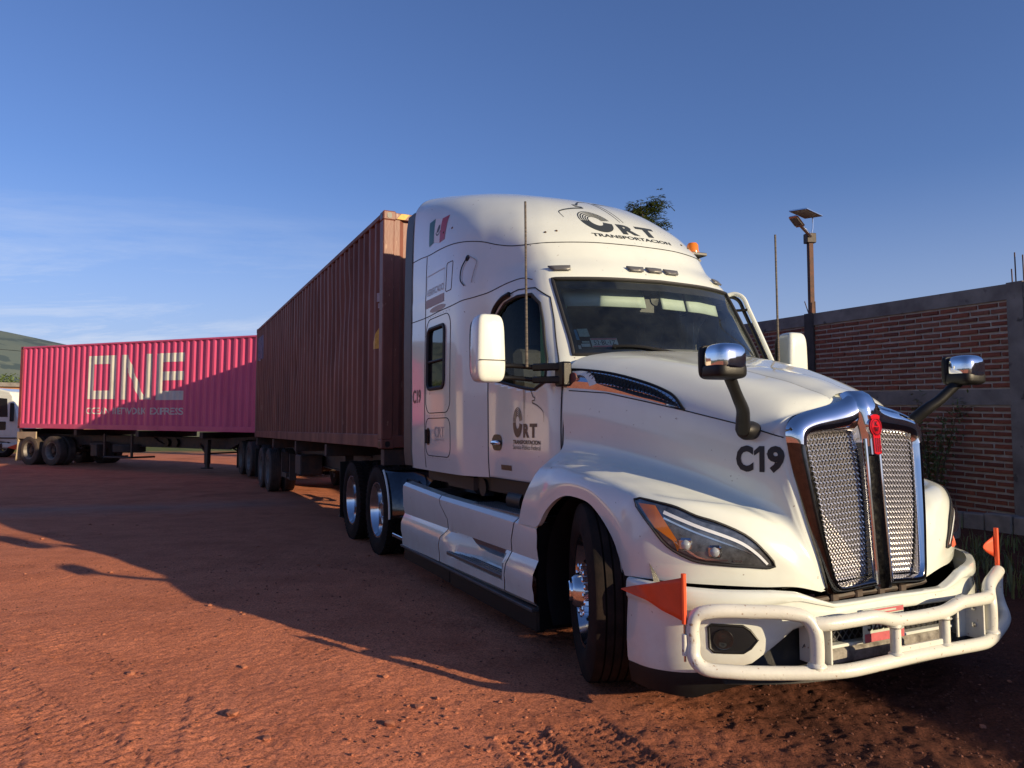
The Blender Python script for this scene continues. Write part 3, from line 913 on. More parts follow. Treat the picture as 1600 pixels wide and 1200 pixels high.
rows.append([(.935, .446, 1.07), (.936, .449, 1.04), (.937, .452, 1.01), (.938, .455, .98), (.940, .458, .95), (.943, .463, .91), (.947, .475, .87), (.943, .565, .875), (.928, .668, .858), (.913, .705, .77), (.908, .712, .692)])
rows.append([(.965, .407, .86), (.966, .410, .85), (.966, .413, .84), (.967, .416, .83), (.968, .42, .82), (.969, .426, .80), (.970, .437, .785), (.970, .485, .78), (.968, .54, .768), (.966, .552, .73), (.964, .553, .687)])
rows.append(fade((.988, .374, .672), (.985, .402, .652)))
HC = np.array(rows)
n1 = 9
A_ = np.array([catmull(HC[:, j], n1) for j in range(HC.shape[1])]).transpose(1, 0, 2)
HG = np.array([catmull(r, 9) for r in A_])
HG[:, :, 1] *= -1
# rolled lip along the wheel arch and the front edge
inn = HG[:, -1].copy(); inn[:, 1] += .035; inn[:, 2] += .004
HG = np.concatenate([HG, inn[:, None]], 1)
hu, hv = HG.shape[:2]
HV = [tuple(p) for p in HG.reshape(-1, 3)]
HF = [(i * hv + j, i * hv + j + 1, (i + 1) * hv + j + 1, (i + 1) * hv + j) for i in range(hu - 1) for j in range(hv - 1)]
mb = both(HV, HF)
hood = weld(mb.build('bonnet', white, truck, True, 60))
HOOD_BVH = BVHTree.FromPolygons([Vector(v) for v in mb.V], mb.F)
# back edge of the wings: a return towards the cab
for s in (-1, 1):
    e = [tuple(p) for p in HG[0, 6 * 9:-1]]
    G = [[(x, -s * y, z) for x, y, z in e], [(x - .02, -s * (y + .05), z - .02) for x, y, z in e]]
    MB().grid(G).build('wing_return', white, truck)
# wheel housings
for s in (-1, 1):
    G = [[(.0 + .625 * math.cos(t), s * y, .53 + .60 * math.sin(t)) for y in (.50, .8, 1.0, 1.175)] for t in np.linspace(R(-30), R(212), 30)]
    MB().grid(G).build('wheel_housing', black_plastic, truck)
    G = [[(.60 * r * math.cos(t), s * .52, .53 + .60 * r * math.sin(t)) for r in (.05, 1.03)] for t in np.linspace(R(-22), R(205), 30)]
    MB().grid(G).build('inner_housing', black_plastic, truck)
# splash panel behind the wheel
    ya, yb = sorted((s * .50, s * 1.19)); MB().box((-.74, ya, .14), (-.70, yb, .90)).build('splash_panel', black_plastic, truck, False)
# raised spine of the bonnet that runs into the crown of the grille
G = []
for t in np.linspace(0, 1, 26):
    x = .10 + .735 * t; hgt = .026 * min(1, t * 2.2); w = .20 - .07 * t
    row = []
    for k in np.linspace(-1, 1, 15):
        y = w * k
        h, nn, _, _ = HOOD_BVH.ray_cast(Vector((x, y, 3)), Vector((0, 0, -1)))
        hz = h.z if h is not None else row[-1][2] if row else 1.64
        row.append((x, y, hz + .0015 + hgt * (1 - abs(k) ** 3.2)))
    G.append(row)
MB().grid(G).build('bonnet_spine', white, truck)

# panel line along the flank, air intake with chrome blade
HS = dict(o=(0, -1.3, 0), u=(1, .30, 0), v=(0, 0, 1))     # flank frame: a runs along the bonnet side
k_ = math.sqrt(1 + .09)
def hs(x): return x / k_ + (ysd(x) * -1 + 1.3) * .30 / k_  # a coordinate for a given x on the flank
def flank(P): return [(hs(x), z) for x, z in P]
q = seam('flank_gap', flank([(-.62, 1.765), (-.3, 1.735), (0, 1.67), (.265, 1.61), (.59, 1.53), (.86, 1.452)]), **HS, parent=truck, bvh=HOOD_BVH, r=.004); mirror_y(q)
mesh_black = material('black_mesh', (.012, .012, .012), .5, var=.6, vscale=120)
up_ = catmull([(-.64, 1.905), (-.50, 1.893), (-.30, 1.858), (-.08, 1.80), (.08, 1.745), (.18, 1.693), (.27, 1.614)], 8)
lo_ = catmull([(-.635, 1.785), (-.48, 1.770), (-.30, 1.745), (-.10, 1.708), (.05, 1.672), (.16, 1.64), (.27, 1.610)], 8)
g1 = on_body(flank(up_), **HS, bvh=HOOD_BVH, off=.006); g4 = on_body(flank(lo_), **HS, bvh=HOOD_BVH, off=.001)
mid_ = [tuple(a * .35 + b * .65) for a, b in zip(up_, lo_)]; g3 = on_body(flank(mid_), **HS, bvh=HOOD_BVH, off=.020)
tr = MB().grid([[tuple(p) for p in g] for g in (g1, g3, g4)]).build('intake_chrome', chrome, truck, True, 25)
mirror_y(tr)
mu_ = catmull([(-.475, 1.886), (-.30, 1.853), (-.08, 1.794), (.08, 1.738), (.17, 1.688), (.245, 1.635)], 8)
ml_ = catmull([(-.475, 1.880), (-.39, 1.812), (-.24, 1.762), (-.05, 1.706), (.10, 1.668), (.245, 1.628)], 8)
iv = decal('intake_mesh', band2(flank(mu_), flank(ml_)), **HS, mat=ink_black, parent=truck, bvh=HOOD_BVH, off=.021, cell=.5)
mirror_y(iv)
sc_ = decal('intake_scoop', band2(flank(catmull([(-.60, 1.898), (-.50, 1.893), (-.42, 1.862), (-.37, 1.80)], 6)), flank(catmull([(-.575, 1.868), (-.50, 1.862), (-.455, 1.83), (-.425, 1.785)], 6))), **HS, mat=white, parent=truck, bvh=HOOD_BVH, off=.026, cell=.5)
earth_refl = material('earth_reflection', (.42, .20, .12), .35, metal=.3)  # unused; orange earth mirrored in the chrome, as a flat colour
# raised edge of the intake
for P in ([(-.63, 1.910), (-.50, 1.897), (-.30, 1.863), (-.08, 1.805), (.08, 1.75), (.19, 1.695), (.27, 1.612)],):
    q = seam('intake_rim', catmull(flank(P), 6), **HS, parent=truck, bvh=HOOD_BVH, r=.009, mat=black_plastic, off=.008); mirror_y(q)
wv = MB()
for k in range(26):
    x0 = -.46 + .028 * k
    zt, zb = np.interp(x0, [-.475, -.30, -.08, .08, .17, .245], [1.880, 1.845, 1.786, 1.73, 1.682, 1.64]), np.interp(x0, [-.475, -.42, -.36, -.22, .05, .245], [1.876, 1.835, 1.805, 1.765, 1.69, 1.638])
    for sg in (-1, 1):
        P = on_body(flank([(x0 + (sg * .03 * (t - .5)), zb + (zt - zb) * t) for t in np.linspace(0, 1, 4)]), **HS, bvh=HOOD_BVH, off=.024)
        wv.tube([tuple(p) for p in P], .0025, 4)
tag(wv.build('intake_wires', black_plastic, truck), kind='stuff')

# badge on the intake blade
bq = on_body(flank([(-.58, 1.845)]), **HS, bvh=HOOD_BVH, off=.02)[0]
MB().lathe([(-.004, .036), (.006, .034), (.008, 0)], o=bq, axis=(.28, -.95, 0), n=20).build('intake_badge', ink_red, truck)

# ---------------------------------------------------------------- grille
GO = [(.925, 0, 1.690), (.918, .06, 1.685), (.905, .12, 1.650), (.895, .20, 1.628), (.888, .32, 1.602), (.880, .43, 1.568), (.882, .485, 1.53), (.886, .507, 1.485), (.896, .500, 1.38), (.915, .478, 1.22), (.942, .445, 1.0), (.968, .405, .82), (.988, .370, .675), (.994, .345, .638), (1.0, .29, .632), (1.003, .15, .640), (1.004, 0, .646)]
GI = [(.93, .06, 1.480), (.93, .065, 1.480), (.928, .10, 1.478), (.925, .16, 1.475), (.922, .25, 1.470), (.916, .345, 1.462), (.913, .385, 1.452), (.913, .402, 1.43), (.918, .402, 1.36), (.933, .388, 1.20), (.953, .366, 1.0), (.97, .340, .82), (.982, .318, .712), (.985, .305, .692), (.985, .28, .688), (.987, .15, .694), (.988, .055, .699)]
GO, GI = np.array(GO), np.array(GI)
gloss_black = material('black_gloss_reflection', (.12, .122, .13), .10, metal=1.0, var=.3, vscale=30, rvar=.04)  # black grille trim; on the quarter fenders it stands for a dark reflection
ring = []
for t, fwd in ((0, -.012), (.06, .016), (.22, .040), (.45, .050), (.68, .046), (.86, .030), (.97, .004), (1.0, -.035)):
    P = GO + (GI - GO) * t
    P = P + np.array([1, 0, .12]) * fwd
    ring.append(catmull(P, 5))
for s in (-1, 1):
    G = [[(x, s * y, z) for x, y, z in r] for r in ring]
    k0 = 38
    MB().grid([r[:k0 + 1] for r in G], s < 0).build('grille_surround', chrome, truck, True, 60)
    MB().grid([r[k0:] for r in G[:5]], s < 0).build('grille_flank', gloss_black, truck, True, 60)
    MB().grid([r[k0:] for r in G[4:]], s < 0).build('grille_inner_rim', chrome, truck, True, 60)
# central bar
G = []
for t in np.linspace(0, 1, 20):
    z = 1.42 + (.645 - 1.42) * t; x = np.interp(z, [.646, 1.0, 1.45, 1.69], [1.01, .985, .955, .935]) + .03
    w = np.interp(z, [.645, 1.3, 1.5, 1.69], [.062, .056, .068, .085])
    G.append([(x - .05, -w, z), (x - .012, -w * .96, z), (x + .012, -w * .70, z), (x + .016, -w * .3, z), (x + .016, w * .3, z), (x + .012, w * .70, z), (x - .012, w * .96, z), (x - .05, w, z)])
MB().grid(G).build('grille_bar', material('dark_chrome', (.16, .165, .17), .12, metal=1.0, var=.3, vscale=30, rvar=.05), truck, True, 40)
G = []
for t in np.linspace(0, 1, 16):
    z = 1.705 + (1.40 - 1.705) * t; x = np.interp(z, [1.40, 1.5, 1.62, 1.68, 1.705], [.99, .99, .975, .945, .90]) + .012
    w = np.interp(z, [1.40, 1.46, 1.52, 1.60, 1.66, 1.705], [.056, .058, .066, .076, .074, .055])
    G.append([(x - .08, -w * 1.15, z - .02), (x - .03, -w, z), (x - .004, -w * .78, z), (x + .012, -w * .4, z), (x + .014, 0, z), (x + .012, w * .4, z), (x - .004, w * .78, z), (x - .03, w, z), (x - .08, w * 1.15, z - .02)])
MB().grid([catmull(r, 4) for r in G]).build('grille_crown', chrome, truck, True, 70)
for s in (-1, 1):
    MB().tube([(np.interp(z, [.646, 1.0, 1.45, 1.69], [1.01, .985, .955, .935]) + .036, s * .05, z) for z in np.linspace(.67, 1.44, 20)], .011, 8).build('grille_bar_trim', chrome, truck)
wire_mat = material('mesh_wire', (.70, .68, .68), .30, metal=.85, var=.15, vscale=20)
# woven wire mesh, one panel on each side of the bar
def quad_pt(a, b):
    tl, tr_, bl, br = np.array((.915, .402, 1.462)), np.array((.925, .05, 1.480)), np.array((.975, .31, .69)), np.array((.980, .045, .70))
    t = tl + (tr_ - tl) * a; bt = bl + (br - bl) * a
    p = bt + (t - bt) * b
    p[0] += .022 * math.sin(math.pi * b)
    return p
for s in (-1, 1):
    g = MB()
    na, nb = 13, 27
    for fam in (1, -1):
        for k in range(-nb, na + nb):
            P = []
            for st_ in range(0, nb * 2 + 1):
                b = st_ / (nb * 2)
                a = (k + .5) / na + fam * b * nb / na
                if -.01 <= a <= 1.01:
                    p = quad_pt(min(max(a, 0), 1), b)
                    wob = .0045 * (1 if ((st_ + (0 if fam > 0 else 1)) % 2) else -1)
                    P.append((p[0] + wob - .012, s * p[1], p[2]))
            if len(P) >= 2: g.tube(P, .0042, 4, False)
    tag(g.build('grille_mesh', wire_mat, truck, True), kind='stuff')
    MB().box((.80, s * .02, .68), (.835, s * .40, 1.46)).build('radiator_panel', ink_black, truck)
# emblem: a red oval shield with a crest, letters and a striped tail
red_enamel = material('red_enamel', (.50, .012, .025), .12, coat=.8)
EM = dict(o=(1.4, 0, 0), u=(0, 1, 0), v=(-.06, 0, 1))
ex = 1.004
def flat(name, polys, x, mat, parent, t=.006):
    mbb = MB()
    for P in polys: mbb.prism(P, (x, 0, 0), (0, 1, 0), (-.065, 0, 1), (1, 0, 0), t)
    return mbb.build(name, mat, parent, True, 30)
EMS = lambda P: [(a * .75, 1.35 + (b - 1.343) * .70) for a, b in P]
_flat = flat
def flat(name, polys, x, mat, parent, t=.006): return _flat(name, [EMS(P) for P in polys], x + .030, mat, parent, t)
flat('emblem_back', [arc2(0, 1.565, .066, .080, 0, 360, 40)[:-1], [(-.042, 1.56), (.042, 1.56), (.040, 1.352), (.0, 1.343), (-.040, 1.352)], [(-.05, 1.625), (.05, 1.625), (.052, 1.655), (.02, 1.667), (-.02, 1.667), (-.052, 1.655)]], 1.062, chrome, truck, .022)
emb = flat('emblem', [arc2(0, 1.565, .059, .073, 0, 360, 40)[:-1], [(-.036, 1.56), (.036, 1.56), (.034, 1.359), (.0, 1.351), (-.034, 1.359)], [(-.044, 1.628), (.044, 1.628), (.046, 1.65), (.018, 1.661), (-.018, 1.661), (-.046, 1.65)]], 1.085, red_enamel, truck, .006)
o_ = arc2(0, 1.565, .050, .062, 0, 360, 40); i_ = arc2(0, 1.565, .046, .058, 0, 360, 40)
flat('emblem_ring', band2(o_, i_), 1.0925, chrome, emb, .002)
flat('emblem_letter', text2('K', -.018, 1.572, .034, .036, .02), 1.0925, chrome, emb, .003)
flat('emblem_letter', text2('W', -.022, 1.530, .044, .034, .02), 1.0925, chrome, emb, .003)
flat('emblem_stripe', [[(a, 1.37), (a + .007, 1.37), (a + .007, 1.478), (a, 1.478)] for a in (-.024, -.004, .016)], 1.0925, chrome, emb, .002)

# ---------------------------------------------------------------- headlamps
HL = dict(o=(.70, -.93, 0), u=(.648, .761, 0), v=(0, 0, 1))
def hl(P):
    return [(((x - .70) * .648 + (y + .93) * .761), z) for x, y, z in P]
HLP = hl([(.471, -1.204, 1.121), (.596, -1.14, 1.112), (.673, -1.074, 1.090), (.735, -1.0, 1.050), (.791, -.921, 1.022), (.862, -.796, .958), (.898, -.724, .893), (.927, -.659, .797), (.87, -.79, .799), (.807, -.898, .808), (.74, -1.0, .820), (.706, -1.042, .838), (.633, -1.108, .891), (.569, -1.163, .986)])
HLS = catmull(HLP, 3, True)
HLS = [tuple(p) for p in HLS]
def inset(P, d):
    c = np.mean(P, 0); return [tuple(np.array(p) + (c - np.array(p)) / np.linalg.norm(c - np.array(p)) * d) for p in P]
def lamp_side():
    objs = []
    hs_ = decal('headlamp', tri2(HLS), **HL, mat=ink_black, parent=truck, bvh=HOOD_BVH, off=.002, cell=.04)
    par = hs_
    sub = []
    sub.append(decal('headlamp_bowl', tri2(inset(HLS, .018)), **HL, mat=material('lamp_bowl', (.22, .225, .235), .22, metal=.7, var=.7, vscale=18), parent=par, bvh=HOOD_BVH, off=.006, cell=.04))
    q = np.array(HLP)
    am = [tuple(p) for p in (q[0] + (.022, -.014), q[0] + (.115, -.022), (q[13] + (.150, -.085)), (q[13] + (.135, -.115)), (q[12] + (.030, .030)), q[13] + (.018, .0))]
    sub.append(decal('indicator', tri2(am), **HL, mat=amber, parent=par, bvh=HOOD_BVH, off=.010, cell=.04))
    drl = catmull([q[1] + (.03, -.045), q[3] + (-.01, -.045), q[5] + (-.02, -.038), q[6] + (-.018, -.03), q[7] + (-.035, .012)], 8)
    sub.append(decal('light_strip', stroke2(drl, .018, .012), **HL, mat=material('light_guide', (.82, .84, .86), .2), parent=par, bvh=HOOD_BVH, off=.012, cell=.05))
    sub.append(decal('light_strip', stroke2(catmull([q[1] + (.03, -.075), q[3] + (-.02, -.075), q[5] + (-.04, -.062), q[6] + (-.04, -.03)], 8), .010, .006), **HL, mat=alu, parent=par, bvh=HOOD_BVH, off=.010, cell=.05))
    for (a, b) in ((np.mean([q[11][0], q[12][0]]) + .045, .905), (q[10][0] + .085, .872)):
        P = on_body([(a, b)], **HL, bvh=HOOD_BVH, off=.004)[0]
        n_ = Vector((.78, -.62, 0))
        m2 = MB()
        m2.box((-.036, -.034, -.030), (.036, .034, .012), .012, Matrix.Translation(P) @ n_.to_track_quat('Z', 'Y').to_matrix().to_4x4())
        sub.append(m2.build('projector_housing', alu, par))
        m3 = MB().lathe([(0.008, .026), (.016, .022), (.022, .012), (.024, 0)], o=P, axis=n_, n=20)
        sub.append(m3.build('projector_lens', material('projector_glass', (.35, .37, .40), .04, spec=1.0), par))
    for kk in range(3):
        a0 = q[11][0] + .09 + .07 * kk
        sub.append(decal('lamp_fin', stroke2([(a0, .835 - .004 * kk), (a0 + .045, .835 - .004 * kk)], .010), **HL, mat=alu, parent=par, bvh=HOOD_BVH, off=.011, cell=.05))
    sub.append(decal('lamp_bezel', stroke2(catmull([q[12] + (.03, .035), q[11] + (.03, .022), q[10] + (.01, .022), q[9] + (.0, .022)], 6), .012, .006), **HL, mat=chrome, parent=par, bvh=HOOD_BVH, off=.010, cell=.05))
    cl_ = decal('headlamp_cover', tri2(inset(HLS, .004)), **HL, mat=lens_clear, parent=par, bvh=HOOD_BVH, off=.030, cell=.04)
    q_ = seam('headlamp_gasket', HLS, **HL, parent=par, bvh=HOOD_BVH, r=.007, mat=seal, closed=True, off=.004)
    return hs_
lamp_r = lamp_side()
lamp_l = mirror_y(lamp_r)

# ---------------------------------------------------------------- bumper
BP = catmull([(.44, -1.245), (.60, -1.225), (.75, -1.15), (.87, -1.02), (.97, -.86), (1.045, -.68), (1.085, -.50), (1.105, -.25), (1.11, 0)], 10)
def bump_z(y):
    y = abs(y)
    top = np.interp(y, [0, .25, .42, .52, .62, .75, 1.0, 1.25], [.622, .617, .614, .645, .680, .692, .695, .708])
    low = np.interp(y, [0, .30, .50, .58, .66, .86, 1.0, 1.10, 1.25], [.548, .542, .532, .522, .505, .345, .300, .285, .268])
    return top, low
FOG = [(.845, .505), (.94, .528), (1.02, .528), (1.045, .50), (1.035, .42), (1.0, .395), (.93, .395), (.87, .43)]
G = []
BL = np.concatenate([BP, [(x, -y) for x, y in BP[::-1][1:]]])
tl = np.gradient(BL, axis=0); tl /= np.linalg.norm(tl, axis=1)[:, None]
nl = np.stack([tl[:, 1], -tl[:, 0]], 1)
for (x, y), (nx, ny) in zip(BL, nl):
    t_, l_ = bump_z(y)
    row = []
    hgt = t_ - l_
    for k, off in ((1.0, -.05), (1.0, -.022), (.985, -.010), (.95, -.004), (.86, -.002), (.78, -.004), (.76, -.012), (.72, -.014), (.5, -.006), (.25, -.002), (.05, -.006), (0, -.012), (0, -.05)):
        sgn = 1
        row.append((x + nx * off, y + ny * off, l_ + hgt * k))
    G.append(row)
bumper = MB().grid(G).build('bumper', white, truck, True, 55)
BUMP_BVH = BVHTree.FromPolygons([Vector(v) for r in G for v in r], [(i * 13 + j, i * 13 + j + 1, (i + 1) * 13 + j + 1, (i + 1) * 13 + j) for i in range(len(G) - 1) for j in range(12)])
# dark body behind it, air dam and lower valance
m = MB()
G = [[(x + nx * o_, y + ny * o_, z) for z, o_ in ((.60 if abs(y) > .5 else .53, -.10), (.50, -.085), (.40, -.085), (.30, -.06), (.27, -.03))] for (x, y), (nx, ny) in zip(BL, nl)]
m.grid(G).build('bumper_backing', black_plastic, truck)
def dam_z(y): return float(np.interp(abs(y), [.80, 1.0, 1.1], [.262, .20, .155]))
G = [[(x + nx * o_, y + ny * o_, z) for z, o_ in ((.29, -.02), (.24, -.012), (dam_z(y), -.03), (dam_z(y), -.06))] for (x, y), (nx, ny) in zip(BL, nl)]
MB().grid(G).build('air_dam', black_plastic, truck)
val = material('scuffed_valance', (.30, .28, .25), .6, var=.6, vscale=14, col2=(.06, .05, .045))
MB().box((1.02, -.50, .295), (1.06, .50, .375), .012).build('valance', val, truck)
MB().bar((1.045, -.50, .392), (1.045, .50, .392), .05, .018, ch=.005).build('valance_lip', white, truck)
g = MB()
for k in range(-22, 23):
    y = k * .045
    for sg in (-1, 1):
        if abs(y) < .56: g.tube([(1.035, y - sg * .055, .405), (1.035, y + sg * .055, .525)], .003, 4, False)
tag(g.build('lower_grille_mesh', grey_plastic, truck), kind='stuff')
# fog lamps
FG = dict(o=(1.3, -1.3, 0), u=(.62, .785, 0), v=(0, 0, 1))
fc = Vector((.92, -.94, .46))
def fogpt(P): return [((fc.x - 1.3) * .62 + (fc.y + 1.3) * .785 + a, .46 + b) for a, b in P]
fo = fogpt([(-.115, .055), (-.10, .068), (.05, .066), (.085, .045), (.12, .0), (.085, -.04), (.05, -.062), (-.09, -.062), (-.11, -.045)])
for_ = decal('fog_lamp_recess', tri2(fo), **FG, mat=ink_black, parent=truck, bvh=BUMP_BVH, off=.003, cell=.03)
seam('fog_lamp_rim', fo, **FG, parent=for_, bvh=BUMP_BVH, r=.008, mat=black_plastic, closed=True)
P = on_body(fogpt([(-.045, .0)]), **FG, bvh=BUMP_BVH, off=.004)[0]
MB().lathe([(0, .05), (.008, .048), (.006, .04), (.012, .02), (.012, 0)], o=P, axis=(.785, -.62, 0), n=24).build('fog_lamp', glass_dark, for_)
mirror_y(for_)
# front number plate behind the bar
npf = MB().box((1.118, -.27, .405), (1.126, .035, .575), .004).build('front_plate', plate_mat, truck)
MB().box((1.1265, -.262, .545), (1.129, .028, .570), .001).build('plate_band', plate_red, npf)
MB().box((1.1292, -.20, .553), (1.1298, -.03, .562)).build('plate_strip', plate_mat, npf, False)
MB().box((1.1265, -.262, .409), (1.129, .028, .452), .001).build('plate_band', plate_red, npf)
mbx = MB()
for P in text2('52BL1Z', -.24, .465, .245, .06, .02): mbx.prism(P, (1.1265, 0, 0), (0, 1, 0), (0, 0, 1), (1, 0, 0), .002)
mbx.build('plate_number', ink_black, npf, False)
# things glimpsed in the gap between grille and bumper
m = MB()
m.tube([(.95, -.42, .60), (.96, -.1, .615), (.955, .2, .61), (.94, .45, .62)], .018, 8)
for y in (-.3, -.12, .05, .22): m.box((.93, y - .025, .585), (.985, y + .03, .635), .008)
m.build('crossmember', steel_dark, truck)
# ---------------------------------------------------------------- bull bar
TB = .0335
bb = MB()
def pipe(P, nn=8, r=TB): bb.tube(catmull(P, nn), r, 14)
low = [(.90, -1.165, .47), (.912, -1.172, .405), (.945, -1.15, .362), (1.02, -1.03, .345), (1.13, -.78, .335), (1.205, -.60, .335), (1.232, -.50, .338), (1.240, -.3, .343), (1.245, 0, .350)]
lowf = low + [(x, -y, z) for x, y, z in low[::-1][1:]]
pipe(lowf)
up = [(.90, -1.165, .47), (.90, -1.168, .545), (.915, -1.155, .600), (.955, -1.10, .622), (1.04, -.93, .622), (1.12, -.76, .612), (1.155, -.69, .590), (1.18, -.66, .53), (1.185, -.655, .46), (1.18, -.655, .345)]
pipe(up, 7)
pipe([(x, -y, z) for x, y, z in up], 7)
top = [(1.165, -.675, .560), (1.20, -.60, .562), (1.228, -.45, .570), (1.238, -.32, .572), (1.242, -.20, .545), (1.245, -.10, .540)]
pipe(top + [(x, -y, z) for x, y, z in top[::-1]], 7)
for y in (-.185, .185): bb.tube([(1.243, y, .545), (1.243, y, .35)], .026, 12)
for y in (-.185, .185):                                     # weld beads round the joints
    for z, dz in ((.376, 1), (.512, -1)): bb.lathe([(0, .038), (.004 * dz, .035), (.010 * dz, .027)], o=(1.243, y, z), axis=(0, 0, 1), n=14)
for s in (-1, 1): bb.lathe([(0, .046), (.006, .044), (.016, .035)], o=(1.18, s * .655, .366), axis=(0, 0, 1), n=16)
bull = bb.build('bull_bar', white_bar, truck, True, 60)
m = MB()
for z in (.525, .395): m.box((1.235, -.16, z - .014), (1.251, .16, z + .014), .003)
m.build('plate_frame', white_bar, bull)
for s in (-1, 1):
    m = MB()
    m.box((1.0, s * .575 - .006, .335), (1.20, s * .575 + .006, .560), .002)
    m.box((1.085, min(s * .50, s * .58), .335), (1.097, max(s * .50, s * .58), .560), .002)
    m.build('bar_bracket', white_bar, bull)
    for z in (.41, .50):
        MB().lathe([(0, .014), (.012, .013), (.014, .0)], o=(1.15, s * .569, z), axis=(0, -s, 0), n=6).build('bracket_bolt', alu, bull)

# warning flags on whip staffs
def flag(s, lean):
    base = Vector((.885, s * 1.205, .41))
    tip = base + Vector((.0 + lean, 0, .385))
    st = MB().tube([tuple(base + Vector((0, 0, .02))), tuple(tip)], .0055, 8).build('flag_staff', alu, truck)
    MB().lathe([(0, .014), (.10, .014)], o=base + Vector((0, 0, .0)), axis=(0, 0, 1), n=12).build('staff_socket', white_bar, st)
    MB().lathe([(0, .006), (.03, .006)], o=base + Vector((0, 0, -.03)), axis=(0, 0, 1), n=8).build('staff_bolt', alu, st)
    return st, tip
fs, tp = flag(-1, .0)
W_ = []
du = Vector((-.62, -.22, 0)).normalized()                 # the cloth streams back from the staff
nx_, ny_ = 14, 8
G = []
for i in range(nx_ + 1):
    a = i / nx_; row = []
    for j in range(ny_ + 1):
        b = j / ny_
        z = tp.z - .215 * (.5 + (b - .5) * (1 - a)) - .012 - .03 * (a - .0) * 0
        p = Vector((tp.x, tp.y, z)) + du * (.37 * a) + Vector((.5, -.8, 0)) * (.022 * math.sin(6.5 * a + 1.2 * b) * a + .006 * math.sin(14 * a + 3 * b))
        row.append(tuple(p))
    G.append(row)
fl = MB().grid(G).build('flag', orange_flag, fs)
fl.modifiers.new('t', 'SOLIDIFY').thickness = .003
MB().tube([(tp.x, tp.y, tp.z + .005), (tp.x, tp.y, tp.z - .235)], .013, 10).build('flag_sleeve', orange_flag, fs)
fs2, tp2 = flag(1, .0)
fs2.location.z += .065
G = [[tuple(Vector((tp2.x, tp2.y, tp2.z - .20 * (.5 + (b - .5) * (1 - a)) - .01)) + Vector((-.34, -.94, 0)) * (.085 * a) + Vector((0, .02 * math.sin(6 * a), 0))) for b in np.linspace(0, 1, 5)] for a in np.linspace(0, 1, 8)]
fl2 = MB().grid(G).build('flag', orange_flag, fs2)
fl2.modifiers.new('t', 'SOLIDIFY').thickness = .003
MB().tube([(tp2.x, tp2.y, tp2.z + .005), (tp2.x, tp2.y, tp2.z - .24)], .013, 10).build('flag_sleeve', orange_flag, fs2)

# ---------------------------------------------------------------- mirrors
def round_box(lo, hi, n=10, p=4.0, taper=None):
    """Superellipsoid block."""
    c, s = (np.array(lo) + np.array(hi)) / 2, (np.array(hi) - np.array(lo)) / 2
    nu_, nv_ = 20, 32; G = []
    for i in range(nu_ + 1):
        t = -math.pi / 2 + math.pi * i / nu_; row = []
        for j in range(nv_ + 1):
            f = 2 * math.pi * j / nv_
            e = 2 / p
            sp = lambda v: math.copysign(abs(v) ** e, v)
            q = np.array((sp(math.cos(t)) * sp(math.cos(f)), sp(math.cos(t)) * sp(math.sin(f)), sp(math.sin(t))))
            if taper: q = taper(q)
            row.append(tuple(c + s * q))
        G.append(row)
    return G
def tp_mirror(q):
    q = q.copy(); q[1] *= 1 - .06 * q[2]; return q
for s in (-1, 1):
    y0, y1 = sorted((s * 1.335, s * 1.555))
    mh = MB().grid(round_box((-1.06, y0, 1.83), (-.88, y1, 2.315), p=5, taper=tp_mirror)).build('side_mirror', white, truck, True, 80)
    G = round_box((-1.085, y0 + .012, 1.85), (-1.035, y1 - .012, 2.295), p=5)
    MB().grid(G).build('mirror_back', black_plastic, mh)
    MB().tube([tuple(p) for p in [(-.878, s * 1.34, 1.985), (-.872, s * 1.445, 1.985), (-.878, s * 1.55, 1.985)]], .003, 5).build('mirror_gap', seam_mat, mh)
    a = MB()
    for z0, z1, w in ((1.955, 1.935, .030), (1.868, 1.845, .028)):
        P = catmull([(-.97, s * 1.36, z0), (-.93, s * 1.25, z0 - .003), (-.82, s * 1.10, z1), (-.66, s * 1.015, z1 - .005)], 6)
        a.tube(P, w * .62, 10)
        a.bar((-.86, s * 1.14, z1 + .004), (-.62, s * 1.005, z1 - .004), .045, w * 1.75, ch=.010)
    a.box((-.72, min(s * .97, s * 1.045), 1.795), (-.595, max(s * .97, s * 1.045), 1.965), .012)
    a.build('mirror_arm', black_plastic, truck, True, 40)
    # whip aerial fixed to the mirror arm
    MB().tube([(-.868, s * 1.186, z) for z in (1.94, 2.3, 2.7, 3.135)], [.011, .0095, .0085, .0085], 8).build('aerial', material('aerial_black', (.03, .026, .024), .6, var=.6, vscale=25, col2=(.16, .13, .10), stretch=(.1, .1, 3)), truck)
    # lookdown mirror on the wing
    sg = s
    P = catmull([(.705, sg * .645, 1.495), (.745, sg * .68, 1.545), (.79, sg * .72, 1.60), (.835, sg * .79, 1.66), (.875, sg * .865, 1.74), (.905, sg * .92, 1.80)], 6)
    arm = MB().tube(P, list(np.interp(np.linspace(0, 1, len(P)), [0, .3, .7, 1], [.042, .036, .030, .034])), 12)
    arm.build('wing_mirror_arm', black_plastic, truck)
    MB().lathe([(-.05, .045), (-.02, .052), (.04, .052), (.065, .042), (.075, 0)], o=(.69, sg * .585, 1.49), axis=(.25, sg, .0), n=24).build('wing_mirror_foot', black_plastic, truck)
    y0, y1 = sorted((sg * .845, sg * 1.035))
    hd = MB().grid(round_box((.83, y0, 1.768), (.995, y1, 1.935), p=3.4)).build('wing_mirror', chrome, truck, True, 80)
    MB().grid(round_box((.815, y0 - .003, 1.752), (.992, y1 + .003, 1.838), p=4)).build('wing_mirror_base', black_plastic, hd, True, 80)
    MB().grid(round_box((.815, y0 - .004, 1.755), (.85, y1 + .004, 1.935), p=5)).build('wing_mirror_rim', black_plastic, hd, True, 80)

